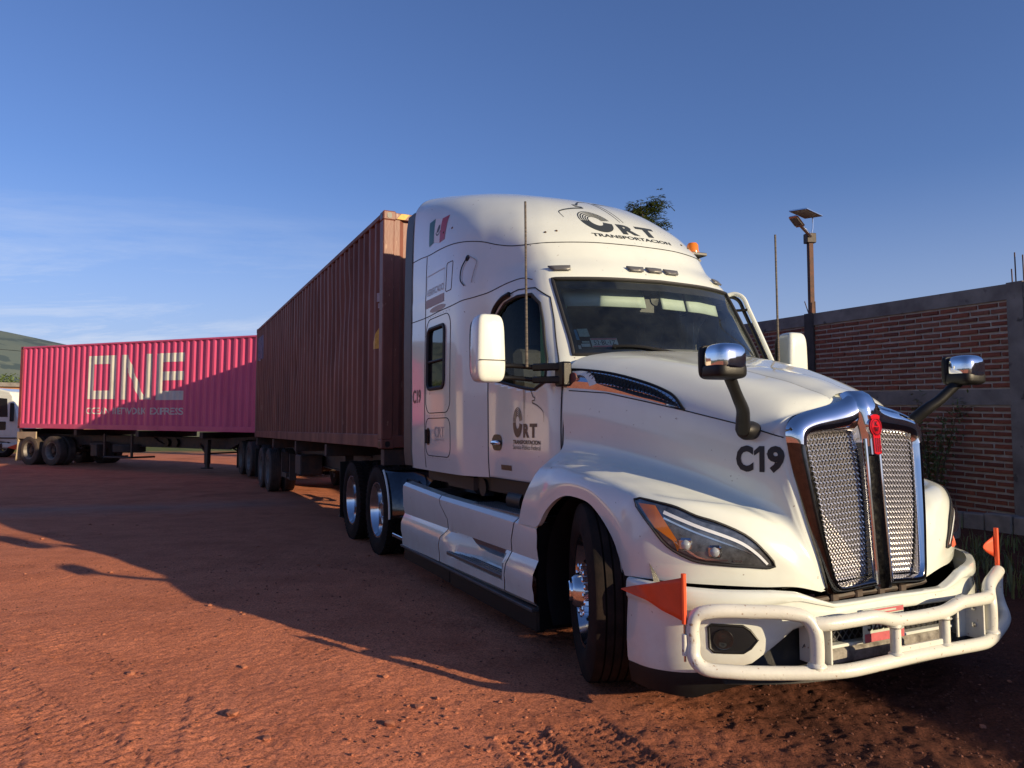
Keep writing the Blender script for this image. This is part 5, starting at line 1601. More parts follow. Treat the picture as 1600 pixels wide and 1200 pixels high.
# the deck of the rear chassis follows the slope of its box
for o in ch_p.children:
    if o.name.split('.')[0] in ('main_beam', 'bolster', 'cross_member'):
        o.rotation_euler = (0, PPITCH, 0)
dust = material('dusty_cream_panel', (.42, .33, .22), .8, var=.3, vscale=4)
for s in (-1, 1):
    fl_ = MB(); ya, yb = sorted((s * .62, s * 1.20))
    G = [[(-CL + .02 - .0 - .10 * (1 - t) ** 2 + .0, y, GZ + .14 + .85 * t) for y in (ya, yb)] for t in np.linspace(0, 1, 8)]
    o = fl_.grid(G).build('mud_flap', dust, ch_p); o.modifiers.new('t', 'SOLIDIFY').thickness = .015
m = MB(); m.box((-CL - .04, -1.2, 1.02), (-CL + .05, 1.2, 1.36), .01); m.box((-CL + .05, -1.2, 1.12), (-CL + 1.0, -1.16, 1.36)); m.build('rear_beam', dust, ch_p)
sp = empty('spare_wheel', (-7.3, -.55, GZ + .62), (R(90), 0, 0), ch_p)
tyre_mesh(.50, .27, .30, 'rib').build('tyre', rubber_dusty, sp)
m = MB()
for x in (-7.95, -6.65): m.box((x - .03, -1.0, GZ + .30), (x + .03, -.1, GZ + .36)); m.box((x - .03, -1.0, GZ + .30), (x + .03, -.94, 1.3))
m.tube([(-7.95, -1.0, GZ + .33), (-6.65, -1.0, GZ + .33)], .035, 8); m.build('spare_carrier', steel_dark, ch_p, False)
m = MB(); m.lathe([(0, .12), (.7, .12)], o=(-8.9, -.7, GZ + .72), axis=(1, 0, 0), n=16); m.box((-8.55, -1.05, GZ + .35), (-8.25, -.7, GZ + .75), .02); m.build('air_tank', steel_dark, ch_p)
m = MB()
m.tube(catmull([(-6.3, -.5, 1.25), (-5.9, -.55, 1.05), (-5.6, -.6, .98)], 5), .02, 6); 
for x in (-5.55, -5.15): m.lathe([(0, .13), (.12, .13)], o=(x, -.6, GZ + .82), axis=(0, 1, 0), n=16)
m.build('brake_chambers', black_plastic, ch_p)

# ---- converter dolly between the two trailers
dol = empty('converter_dolly', (-6.06, 21.24, 0), (0, 0, R(-60.5)))
tag(dol, 'dark two-axle converter dolly coupling the brown and magenta trailers', 'trailer dolly')
DX = (-1.05, -2.35)
gz_d = .09
m = MB()
for s in (-1, 1): m.box((-2.9, s * .43 - .05, .72), (-.1, s * .43 + .05, .95), .01)
m.box((-2.6, -.5, .95), (-.8, .5, 1.12)); m.bar((-.1, .43, .82), (1.5, 0, .78), .10, .12); m.bar((-.1, -.43, .82), (1.5, 0, .78), .10, .12)
m.build('frame', steel_dark, dol, False)
m = MB(); m.lathe([(0, .48), (.06, .48)], o=(-1.7, 0, 1.13), axis=(0, 0, 1), n=32); m.build('turntable', steel_dark, dol, False)
m = MB()
for x in DX: m.tube([(x, -.95, gz_d + .505), (x, .95, gz_d + .505)], .065, 10)
m.build('axle', steel_dark, dol)
dw0 = [c for c in ch_b.children if c.name.startswith('wheel')][0]
for x in DX:
    for s in (-1, 1):
        for y in (1.08, .745):
            c = copy_tree(dw0, dol); c.location = (x, s * y, gz_d + .505); c.rotation_euler = (0, rng.random() * 6, 0 if s < 0 else math.pi)
for s in (-1, 1):
    MB().box((-3.05, min(s * .62, s * 1.2), .25), (-3.03, max(s * .62, s * 1.2), .95)).build('mud_flap', black_plastic, dol)
# ================================================================ GROUND
_perm = npr.rand(256, 256)
def vnoise(x, y, f, ox=0.0):
    X, Y = np.asarray(x) * f + ox, np.asarray(y) * f + ox * 1.7
    xi, yi = np.floor(X).astype(int), np.floor(Y).astype(int)
    fx, fy = X - xi, Y - yi
    fx, fy = fx * fx * (3 - 2 * fx), fy * fy * (3 - 2 * fy)
    g = lambda a, b: _perm[a % 256, b % 256]
    return (g(xi, yi) * (1 - fx) * (1 - fy) + g(xi + 1, yi) * fx * (1 - fy) + g(xi, yi + 1) * (1 - fx) * fy + g(xi + 1, yi + 1) * fx * fy) - .5

def graded(core0, core1, step, outer, ratio=1.13):
    c = list(np.arange(core0, core1 + 1e-6, step)); s = step; a = core1; hi = []
    while a < outer: s *= ratio; a += s; hi.append(a)
    s = step; a = core0; lo = []
    while a > -outer: s *= ratio; a -= s; lo.append(a)
    return np.array(lo[::-1] + c + hi)
gx = graded(-5.5, 4.6, .0155, 900, 1.035)
gy = graded(1.7, 6.2, .0155, 900, 1.035)
GX, GY = np.meshgrid(gx, gy, indexing='ij')
dist = np.sqrt(GX ** 2 + GY ** 2)
near = np.exp(-dist / 14)
Z = ground_h(GX, GY)
Z = Z + (.05 * vnoise(GX, GY, .35, 3.1) + .028 * vnoise(GX, GY, 1.1, 9.2)) * sstep(80, 20, dist) * 1.0
Z = Z + near * (.010 * vnoise(GX, GY, 2.1, 1.3) + .005 * vnoise(GX, GY, 7, 5.7) + .007 * np.maximum(vnoise(GX, GY, 21, 2.2), -.1) + .0105 * vnoise(GX, GY, 43, 8.8))
rough_zone = sstep(-.2, 1.2, GX + .12 * (GY - 3)) * sstep(6.5, 4.5, GY)
Z = Z + rough_zone * (.020 * vnoise(GX, GY, 9, 7.7) + .016 * np.maximum(vnoise(GX, GY, 19, 3.3), -.05) + .010 * vnoise(GX, GY, 34, 6.1))
# tyre tracks: ribbed strips with cross bars
def track(P, w, depth, bar=.07, seed=0):
    global Z
    P = np.array(P, float); C = catmull(P, 12)
    best = np.full(GX.shape, 1e9); along = np.zeros(GX.shape); side = np.zeros(GX.shape); acc = 0
    for a, b in zip(C[:-1], C[1:]):
        d = b - a; L = np.hypot(*d); d = d / L
        u = (GX - a[0]) * d[0] + (GY - a[1]) * d[1]; v = -(GX - a[0]) * d[1] + (GY - a[1]) * d[0]
        m = (u >= -.02) & (u <= L + .02) & (np.abs(v) < w) & (np.abs(v) < best)
        best[m] = np.abs(v)[m]; along[m] = acc + u[m]; side[m] = v[m]
        acc += L
    msk = best < w / 2
    ribs = np.where((np.abs(((side / w) * 5) % 1 - .5) > .36), .75, -.35)
    bars = np.where((((along + .25 * np.abs(side)) / bar) % 1) < .35, .6, -.2)
    prof = (-.7 + .55 * ribs + .45 * bars) * depth * (.45 + .9 * np.clip(vnoise(GX, GY, .9, seed + .5) + .5, 0, 1))
    edge = np.where((best >= w / 2) & (best < w / 2 + .05), .45 * depth, 0)
    Z = Z + np.where(msk, prof, 0) + edge
for P, w, d, s in (([(.35, 3.9), (.75, 3.0), (1.15, 2.2), (1.5, 1.6)], .26, .013, 1), ([(.05, 3.75), (.3, 3.0), (.55, 2.2), (.7, 1.6)], .25, .015, 2),
                   ([(-3.6, 5.6), (-2.2, 4.4), (-1.0, 3.4), (-.2, 2.7)], .24, .006, 3), ([(-3.9, 5.2), (-2.5, 4.0), (-1.3, 3.0), (-.6, 2.2)], .24, .006, 4),
                   ([(-1.9, 4.2), (-1.55, 3.2), (-1.3, 2.4), (-1.15, 1.7)], .22, .006, 5), ([(2.5, 3.4), (2.1, 2.7), (1.8, 2.1), (1.6, 1.7)], .26, .017, 6),
                   ([(3.6, 4.2), (2.9, 3.1), (2.4, 2.4), (2.1, 1.9)], .25, .016, 7), ([(-2.6, 3.9), (-2.1, 3.0), (-1.8, 2.2)], .22, .007, 8)):
    track(P, w, d, .065, s)
# flatten softly where the tyres stand
for (tx_, ty_) in [(-.05, -1.08), (0, 1.08), (-5.0, -.9), (-6.35, -.9), (-5.0, .9), (-6.35, .9)]:
    wx, wy = TRUCK_O[0] + TD[0] * tx_ + TL[0] * ty_, TRUCK_O[1] + TD[1] * tx_ + TL[1] * ty_
    q = np.exp(-(((GX - wx) ** 2 + (GY - wy) ** 2) / .30))
    Z = Z * (1 - q) + (.004 + (.0094 * (1 if ty_ > 0 else -1) * abs(ty_) / 1.08)) * q
nx, ny = GX.shape
V = np.stack([GX, GY, Z], -1).reshape(-1, 3)
ii = np.arange(nx - 1)[:, None] * ny + np.arange(ny - 1)[None, :]
F = np.stack([ii, ii + ny, ii + ny + 1, ii + 1], -1).reshape(-1, 4)
me = bpy.data.meshes.new('ground')
me.vertices.add(len(V)); me.vertices.foreach_set('co', V.astype(np.float32).ravel())
me.loops.add(len(F) * 4); me.loops.foreach_set('vertex_index', F.astype(np.int32).ravel())
me.polygons.add(len(F)); me.polygons.foreach_set('loop_start', np.arange(0, len(F) * 4, 4, dtype=np.int32)); me.polygons.foreach_set('loop_total', np.full(len(F), 4, dtype=np.int32))
me.polygons.foreach_set('use_smooth', np.ones(len(F), bool)); me.update(calc_edges=True)
ground = link(bpy.data.objects.new('ground', me)); tag(ground, kind='structure')
gm = bpy.data.materials.new('red_earth'); gm.use_nodes = True
N, L = gm.node_tree.nodes, gm.node_tree.links; b = N['Principled BSDF']; b.inputs['Roughness'].default_value = .93; b.inputs['Specular IOR Level'].default_value = .15
tc = N.new('ShaderNodeTexCoord')
def gnoise(scale, detail=6, rough=.6):
    n = N.new('ShaderNodeTexNoise'); n.inputs['Scale'].default_value = scale; n.inputs['Detail'].default_value = detail; n.inputs['Roughness'].default_value = rough
    L.new(tc.outputs['Object'], n.inputs['Vector']); return n.outputs[0]
def ramp(src, stops):
    r = N.new('ShaderNodeValToRGB'); e = r.color_ramp.elements
    e[0].position, e[0].color = stops[0][0], (*stops[0][1], 1); e[1].position, e[1].color = stops[-1][0], (*stops[-1][1], 1)
    for p, c in stops[1:-1]:
        x = e.new(p); x.color = (*c, 1)
    L.new(src, r.inputs[0]); return r.outputs[0]
def mixc(f, a, bb, blend='MIX'):
    m_ = N.new('ShaderNodeMix'); m_.data_type = 'RGBA'; m_.blend_type = blend
    for i, v in ((0, f), (6, a), (7, bb)):
        if isinstance(v, (int, float)): m_.inputs[i].default_value = v
        elif isinstance(v, tuple): m_.inputs[i].default_value = (*v, 1)
        else: L.new(v, m_.inputs[i])
    return m_.outputs[2]
base = ramp(gnoise(.55, 8, .65), [(.28, (.360, .118, .062)), (.50, (.580, .208, .114)), (.74, (.480, .162, .084))])
base = mixc(ramp(gnoise(2.6, 6), [(.45, (0, 0, 0)), (.75, (.55, .55, .55))]), base, (.34, .108, .058))
grit = ramp(gnoise(75, 3, .7), [(.34, (.48, .46, .45)), (.5, (1, 1, 1)), (.68, (1.36, 1.32, 1.28))])
base = mixc(1.0, base, grit, 'MULTIPLY')
# dark earth to the right, shade of its small clods put into the colour; grey gravel drawn out where lorries turn; grass on far ground
sx = N.new('ShaderNodeSeparateXYZ'); L.new(tc.outputs['Object'], sx.inputs[0])
def gm_(op, a, bb=None, clamp=False):
    n = N.new('ShaderNodeMath'); n.operation = op; n.use_clamp = clamp
    for i, v in enumerate((a, bb)):
        if v is None: continue
        if isinstance(v, (int, float)): n.inputs[i].default_value = v
        else: L.new(v, n.inputs[i])
    return n.outputs[0]
def mrange(src, a, bb):
    n = N.new('ShaderNodeMapRange'); n.inputs[1].default_value = a; n.inputs[2].default_value = bb; L.new(src, n.inputs[0]); return n.outputs[0]
clod_shade = gm_('ADD', sx.outputs[0], gm_('MULTIPLY', gm_('SUBTRACT', gnoise(.8, 5), .5), 3.0))
clod_shade = gm_('MULTIPLY', mrange(clod_shade, -.3, 1.6), .92)
base = mixc(clod_shade, base, mixc(1.0, (.056, .021, .014), grit, 'MULTIPLY'))
# a gravelly wheel path crossing the yard
pth = gm_('ABSOLUTE', gm_('SUBTRACT', gm_('ADD', gm_('MULTIPLY', sx.outputs[0], -.36), sx.outputs[1]), 16.6))
pth = gm_('MULTIPLY', mrange(gm_('ADD', pth, gm_('MULTIPLY', gnoise(1.3, 6), 1.6)), 2.1, .6), mrange(sx.outputs[0], -3.0, -5.5))
base = mixc(gm_('MULTIPLY', pth, .55), base, (.30, .235, .19))
far = gm_('ADD', gm_('ADD', gm_('MULTIPLY', sx.outputs[0], -.15), sx.outputs[1]), gm_('MULTIPLY', gnoise(.12, 5), 10))
base = mixc(mrange(far, 44, 50), base, ramp(gnoise(1.1, 6), [(.3, (.055, .085, .02)), (.7, (.16, .17, .05))]))
L.new(base, b.inputs['Base Color'])
bn = N.new('ShaderNodeBump'); bn.inputs['Strength'].default_value = .6; bn.inputs['Distance'].default_value = .02
hsum = gm_('ADD', gm_('MULTIPLY', gnoise(28, 6, .7), .5), gm_('MULTIPLY', gnoise(130, 3, .7), .55))
L.new(hsum, bn.inputs['Height']); L.new(bn.outputs[0], b.inputs['Normal'])
me.materials.append(gm)
Zf = Z
def g_at(x, y):
    i = int(np.clip(np.searchsorted(gx, x) - 1, 0, nx - 2)); j = int(np.clip(np.searchsorted(gy, y) - 1, 0, ny - 2))
    return float(Zf[i, j])

# ---------------------------------------------------------------- loose stones
stone_mat = material('red_stone', (.42, .155, .085), .9, var=.4, vscale=9, col2=(.25, .09, .05), bump=.3, bscale=60)
def stone_shape(r, sd):
    q = random.Random(sd)
    bm = bmesh.new(); bmesh.ops.create_icosphere(bm, subdivisions=1, radius=1)
    V = [(v.co.x * (1 + q.uniform(-.25, .3)), v.co.y * (1 + q.uniform(-.25, .3)), v.co.z * (.6 + q.uniform(-.15, .15))) for v in bm.verts]
    F = [tuple(v.index for v in f.verts) for f in bm.faces]; bm.free()
    return np.array(V) , F
shapes = [stone_shape(1, k) for k in range(12)]
def scatter(n, xr, yr, r0, r1, zone=None, power=3.0):
    AV, AF, b0 = [], [], 0
    k = 0
    while k < n:
        x, y = rng.uniform(*xr), rng.uniform(*yr)
        if zone and rng.random() > zone(x, y): continue
        r = r0 + (r1 - r0) * rng.random() ** power
        Vs, Fs = shapes[rng.randrange(12)]
        a = rng.uniform(0, 6.28); c, s = math.cos(a), math.sin(a)
        P = np.stack([(Vs[:, 0] * c - Vs[:, 1] * s) * r + x, (Vs[:, 0] * s + Vs[:, 1] * c) * r + y, Vs[:, 2] * r + g_at(x, y) + r * .25], 1)
        AV.append(P); AF += [tuple(i + b0 for i in f) for f in Fs]; b0 += len(P); k += 1
    return np.concatenate(AV), AF
def in_view(x, y): return 1.0 if (y > 1.6 and abs(x) < .75 * y + .6) else 0.0
V1, F1 = scatter(6500, (-6, 5), (1.8, 8.5), .003, .0105, lambda x, y: in_view(x, y) * (.18 + .82 * float(sstep(-.5, 1.3, x)) if y < 6 else .18), 2.0)
V2, F2 = scatter(230, (-7, 4.5), (2.0, 12), .008, .030, lambda x, y: in_view(x, y) * (.5 if vnoise(x, y, .9, 4.4) > .0 else .12), 2.5)
V3, F3 = scatter(110, (-.9, .25), (3.45, 4.25), .005, .016, None, 2.0)
b1, b2 = len(V1), len(V1) + len(V2)
b2 = len(V2)
cr = obj_from('gravel', V1, F1, material('dark_crumb', (.17, .062, .038), .95, var=.5, vscale=9, col2=(.09, .034, .022)), None, True, 30)
tag(cr, 'fine dark crumbs of red earth, thickest in front of the bumper', 'gravel', kind='stuff')
gr = obj_from('gravel', np.concatenate([V2, V3]), F2 + [tuple(i + b2 for i in f) for f in F3], stone_mat, None, True, 30)
tag(gr, 'loose pale red gravel scattered over the sunlit yard', 'gravel', kind='stuff')

# ================================================================ BRICK WALL
WO = np.array((6.36, 9.80)); WDv = np.array((-.362, .932)); WDv = WDv / np.linalg.norm(WDv); WNv = np.array((-WDv[1], WDv[0]))   # normal into the yard
if WNv[0] > 0: WNv = -WNv
wall_rot = math.atan2(WDv[1], WDv[0])
wall = empty('brick_wall', (WO[0], WO[1], 0), (0, 0, wall_rot))
tag(wall, 'red brick boundary wall with concrete posts and bands beyond the truck', 'wall')
SL = .030                                                   # courses climb gently with the ground
concrete = material('weathered_concrete', (.235, .215, .20), .88, var=.5, vscale=2.2, col2=(.115, .10, .095), bump=.35, bscale=14, speck=((.08, .07, .065), 5, .62))
concrete_dark = material('sooty_concrete', (.075, .066, .062), .9, var=.5, vscale=3, col2=(.035, .03, .03), bump=.35, bscale=14)
mortar = material('mortar', (.46, .42, .385), .92, var=.3, vscale=6, bump=.35, bscale=30)
brick_mats = [material('brick_red', c, .88, var=.35, vscale=10, bump=.4, bscale=35) for c in ((.225, .064, .038), (.27, .078, .045), (.17, .050, .033), (.255, .095, .062))]
# yard side of the wall is local +y when the wall runs along +x
sgn = 1.0 if (math.cos(wall_rot + math.pi / 2) * WNv[0] + math.sin(wall_rot + math.pi / 2) * WNv[1]) > 0 else -1.0
S0, S1 = -22.0, 34.0
PIL = [-18.35 + 3.6 * k for k in range(15)]                # ... -0.35, 3.25, 6.85 ...
Zb, Zm0, Zm1, Zt0, Zt1 = .20, 1.795, 2.005, 3.17, 3.375
def wp(s, d, z): return (s, sgn * d, z + SL * s)
def wbox(mb, s0, s1, d0, d1, z0, z1):
    V = [wp(s, d, z) for s in (s0, s1) for d in (d0, d1) for z in (z0, z1)]
    mb.add(V, [(0, 1, 3, 2), (4, 6, 7, 5), (0, 4, 5, 1), (2, 3, 7, 6), (0, 2, 6, 4), (1, 5, 7, 3)])
m = MB(); wbox(m, S0, S1, -.14, -.014, -.3, Zt0); m.build('mortar_bed', mortar, wall, False)
for nm, a, c_, dd in (('middle_band', Zm0, Zm1, .012), ('top_band', Zt0, Zt1, .02)):
    for k in range(len(PIL) - 1):
        m = MB(); wbox(m, PIL[k] + .10, PIL[k + 1] - .10, -.15, dd, a, c_); m.build(nm, concrete, wall, False)
for p in PIL:
    m = MB(); wbox(m, p - .105, p + .105, -.16, .03, -.3, Zt1 + .012); po = m.build('concrete_post', concrete if abs(p - 3.25) > .1 else concrete_dark, wall, False)
reb = material('rusty_rebar', (.09, .045, .03), .8)
for p, hs_ in ((PIL[5], (.36, .40, .2)), (PIL[6], (.22, .14, .25)), (PIL[7], (.3, .2, .2))):
    m = MB()
    for k, hh_ in enumerate(hs_):
        sx_ = p - .07 + .075 * k
        m.tube([wp(sx_, -.06 + .04 * (k % 2), Zt1), wp(sx_ + (.10 if (k == 2 and p != PIL[5]) else .004), -.06 + .04 * (k % 2), Zt1 + hh_)], .008, 6)
    m.build('rebar', reb, wall)
# bricks: courses between the posts, every brick proud of the mortar
course, blen, gap = .0795, .262, .026
def brick_mesh(mt, sd):
    q = random.Random(sd); hb = (course - gap) / 2
    V = []
    for a in (-1, 1):
        for bq in (0, 1):
            for c_ in (-1, 1):
                k = .965 if bq else 1.0
                V.append((a * blen / 2 * k + q.uniform(-.005, .005), (.006 + q.uniform(-.004, .004)) if bq else -.02, c_ * hb * (.90 if bq else 1.0) + q.uniform(-.004, .004)))
    me_ = bpy.data.meshes.new('brick')
    me_.from_pydata([(x, sgn * y, z) for x, y, z in V], [], [(0, 1, 3, 2), (4, 6, 7, 5), (0, 4, 5, 1), (2, 3, 7, 6), (0, 2, 6, 4), (1, 5, 7, 3)])
    me_.materials.append(mt); return me_
BM = [brick_mesh(brick_mats[k % 4], k) for k in range(12)]
near_list, far_list = [], []
for k in range(len(PIL) - 1):
    a, c_ = PIL[k] + .108, PIL[k + 1] - .108
    for zlo, zhi in ((.24, Zm0 - .012), (Zm1 + .012, Zt0 - .012)):
        nc = int((zhi - zlo) / course)
        for ci in range(nc):
            z = zlo + (ci + .5) * (zhi - zlo) / nc
            x = a - (blen + gap) * ((ci % 2) * .5 + rng.uniform(0, .12))
            while x < c_ - .03:
                l0, l1 = max(x, a), min(x + blen, c_)
                if l1 - l0 > .05: (near_list if (k in (4, 5, 6) and True) else far_list).append(((l0 + l1) / 2, z, (l1 - l0) / blen))
                x += blen + gap
# the panel right of the truck holds the bricks that show largest
def show(bq):
    s, z, _ = bq
    return (0 if (-.35 < s < 2.75) else 1, abs(s - 1.2) if not (-.35 < s < 2.75) else 0, -z)
near_list.sort(key=show)
single, rest = near_list[:300], near_list[300:] + far_list
for (s, z, f) in single:
    o = bpy.data.objects.new('brick', BM[rng.randrange(12)]); link(o, wall)
    o.location = wp(s, -.0 + rng.uniform(-.004, .004), z); o.scale = (f, 1, 1); o.rotation_euler = (0, -SL + rng.uniform(-.012, .012), rng.uniform(-.008, .008))
m = MB(); cols = []
for (s, z, f) in rest:
    hb, hl_ = (course - gap) / 2 * rng.uniform(.88, 1.05), blen * f / 2
    b0 = len(m.V); d = .004 + rng.uniform(-.004, .004)
    wbox(m, s - hl_, s + hl_, -.03, d, z - hb, z + hb)
bo = m.build('brick_courses', brick_mats[0], wall, False); tag(bo, kind='stuff')
bo.data.materials.append(brick_mats[1]); bo.data.materials.append(brick_mats[2]); bo.data.materials.append(brick_mats[3])
mi_ = np.repeat(npr.randint(0, 4, len(rest)), 6); bo.data.polygons.foreach_set('material_index', mi_.astype(np.int32))

# row of pale kerb blocks at the foot of the wall
kerb = empty('kerb', (WO[0], WO[1], 0), (0, 0, wall_rot)); tag(kerb, 'low row of grey stone blocks along the foot of the brick wall', 'kerb')
s = -8.0; kst = material('kerb_stone', (.26, .235, .215), .9, var=.45, vscale=4, bump=.4, bscale=18)
while s < 12:
    l_ = rng.uniform(.26, .42); h_ = rng.uniform(.40, .435)
    m = MB(); V = [(s + a * l_ , sgn * (.36 + .16 * bq + rng.uniform(-.008, .008)), (.05 if not c_ else h_) + rng.uniform(-.006, .006)) for a in (0, 1) for bq in (0, 1) for c_ in (0, 1)]
    m.add(V, [(0, 1, 3, 2), (4, 6, 7, 5), (0, 4, 5, 1), (2, 3, 7, 6), (0, 2, 6, 4), (1, 5, 7, 3)])
    o = m.build('kerb_block', kst, kerb, False); bv = o.modifiers.new('b', 'BEVEL'); bv.width = .015; bv.segments = 1
    s += l_ + .012

# ---------------------------------------------------------------- solar lamp on the wall
lampx = PIL[6] + .02
L0 = np.array(WO) + WDv * lampx + WNv * (-.06)
rust = material('rusty_post', (.12, .045, .026), .75, var=.6, vscale=8, col2=(.05, .028, .022), bump=.2)
pz = Zt1 + SL * lampx
lamp = empty('solar_lamp', (L0[0], L0[1], pz - .10), (0, 0, R(8)))
tag(lamp, 'solar street lamp on a rusty post standing on the brick wall', 'street lamp')
MB().box((-.042, -.042, 0), (.042, .042, 1.40), .006).build('post', rust, lamp)
MB().box((-.085, -.07, 1.36), (.085, .07, 1.53), .008).build('junction_box', steel_dark, lamp)
MB().tube([(-.02, -.06, 1.47), (-.12, -.14, 1.50), (-.34, -.28, 1.60)], .028, 10).build('lamp_arm', alu, lamp)
M1 = Matrix.Translation((-.42, -.33, 1.64)) @ Matrix.Rotation(R(38), 4, 'Z') @ Matrix.Rotation(R(20), 4, 'Y')
hd_ = MB().box((-.17, -.085, -.025), (.16, .085, .025), .02, M1).build('lamp_head', alu, lamp)
MB().box((-.15, -.07, -.031), (.09, .07, -.0255), .002, M1).build('lamp_lens', material('led_lens', (.28, .27, .25), .4), hd_)
M2 = Matrix.Translation((-.12, -.1, 1.86)) @ Matrix.Rotation(R(30), 4, 'Z') @ Matrix.Rotation(R(5), 4, 'X') @ Matrix.Rotation(R(4), 4, 'Y')
pn = MB().box((-.26, -.17, -.012), (.26, .17, .012), .004, M2).build('solar_panel', alu, lamp)
MB().box((-.24, -.15, .0125), (.24, .15, .015), .001, M2).build('solar_cells', material('solar_cells', (.01, .014, .03), .12), pn)
MB().box((-.24, -.15, -.0155), (.24, .15, -.0125), .001, M2).build('panel_back', material('panel_back', (.30, .28, .25), .6), pn)
MB().tube([(.02, -.02, 1.52), (.04, -.03, 1.62), (.05, -.03, 1.86)], .014, 8).build('panel_stalk', alu, lamp)

# ================================================================ PLANTS
leaf_a = material('leaf_green', (.085, .135, .035), .6, var=.5, vscale=3, col2=(.10, .13, .04))
leaf_b = material('grass_green', (.075, .105, .03), .65, var=.5, vscale=2.5, col2=(.17, .16, .07))
bark = material('bark', (.10, .075, .055), .9, var=.4, vscale=12, bump=.4)
def leaf_quad(P, d, up, l, w):
    d = Vector(d).normalized(); s = d.cross(Vector(up))
    if s.length < 1e-3: s = Vector((1, 0, 0))
    s.normalize(); P = Vector(P); n = s.cross(d)
    return [P, P + d * l * .5 + s * w * .5 + n * l * .04, P + d * l - n * l * .08, P + d * l * .5 - s * w * .5 + n * l * .04]
def tree(name, label, loc, H, crown_r, n_br, seedn, leaf_l=.11, group=None):
    q = random.Random(seedn)
    t = empty(name, loc); tag(t, label, 'tree', group)
    tr_ = MB(); top = Vector((q.uniform(-.3, .3), q.uniform(-.3, .3), H))
    P = [Vector((0, 0, -.2)), Vector((.1, .05, H * .35)), Vector((-.05, .1, H * .68)), top]
    tr_.tube(catmull([tuple(p) for p in P], 6), list(np.linspace(.16, .015, 19)), 8)
    br = []
    Pc = catmull([tuple(p) for p in P], 30)
    for k in range(n_br):
        f = q.uniform(.38, .98); a = Vector(Pc[int(f * (len(Pc) - 1))]); ang = q.uniform(0, 6.28)
        ln = crown_r * (1.15 - f * .8) * q.uniform(.55, 1.1)
        e = a + Vector((math.cos(ang) * ln, math.sin(ang) * ln, ln * q.uniform(.25, .9)))
        mid = (a + e) / 2 + Vector((0, 0, -.12 * ln))
        C = catmull([tuple(a), tuple(mid), tuple(e)], 5); tr_.tube(C, list(np.linspace(.035, .006, len(C))), 5); br.append(C)
    br.append(Pc[int(.7 * len(Pc)):])
    tr_.build('trunk', bark, t)
    V, F = [], []
    for C in br:
        for k in range(52):
            u_ = q.uniform(.25, 1.0); p = Vector(C[min(int(u_ * (len(C) - 1)), len(C) - 1)]) + Vector((q.gauss(0, .09), q.gauss(0, .09), q.gauss(0, .09)))
            # a compound leaf: a drooping rib with pairs of leaflets
            ang = q.uniform(0, 6.28); d = Vector((math.cos(ang), math.sin(ang), q.uniform(-.5, .45))).normalized()
            s = d.cross(Vector((0, 0, 1))).normalized()
            for j in range(4):
                base = p + d * (.055 * j) + Vector((0, 0, -.006 * j * j))
                for sg in (-1, 1):
                    Q = leaf_quad(base, d * .5 + s * sg + Vector((0, 0, q.uniform(-.35, .2))), (0, 0, 1), leaf_l * q.uniform(.7, 1.1), leaf_l * .36)
                    b0 = len(V); V += Q; F.append((b0, b0 + 1, b0 + 2, b0 + 3))
    obj_from('crown', V, F, leaf_a, t, False)
    return t
tree('tree', 'leafy tree whose top shows above the cab roof', (4.05, 22.2, .2), 8.15, 1.5, 64, 5, .13)
# grass and weeds at the foot of the wall
V, F = [], []
q = random.Random(3)
def tuft(x, y, n, h, spread, z=None):
    z = g_at(x, y) if z is None else z
    for k in range(n):
        a = q.uniform(0, 6.28); ln = h * q.uniform(.5, 1.15); lean = q.uniform(.1, .9); w = .006 * q.uniform(.7, 1.4)
        bx, by = x + q.gauss(0, spread), y + q.gauss(0, spread)
        d = Vector((math.cos(a), math.sin(a), 0)); s = Vector((-d.y, d.x, 0)) * w
        p0 = Vector((bx, by, z - .01)); p1 = p0 + d * ln * lean * .35 + Vector((0, 0, ln * .6)); p2 = p0 + d * ln * lean + Vector((0, 0, ln * (1 - lean * .45)))
        b0 = len(V); V.extend([p0 - s, p0 + s, p1 + s * .7, p1 - s * .7, p2]); F.extend([(b0, b0 + 1, b0 + 2, b0 + 3), (b0 + 3, b0 + 2, b0 + 4)])
for k in range(46):
    s = q.uniform(-7, 9); d = q.uniform(.55, 1.7)
    p = WO + WDv * s + WNv * d
    tuft(p[0], p[1], q.randint(25, 60), q.uniform(.10, .28), q.uniform(.06, .16))
for (x, y) in ((4.4, 6.7), (4.75, 6.9), (5.0, 7.4), (4.6, 7.6), (5.3, 7.2), (5.2, 6.4), (4.9, 7.9)): tuft(x, y, 60, .25, .14)
gs = obj_from('grass', V, F, leaf_b, None, False); tag(gs, 'green grass and weeds growing along the foot of the wall', 'grass', kind='stuff')
V, F = [], []
tuft(2.52, 3.42, 26, .15, .02)
dr = obj_from('grass_tuft', V, F, material('dry_grass', (.36, .29, .14), .8), None, False); tag(dr, 'small dry grass tuft on the red earth in front of the bull bar', 'plant')
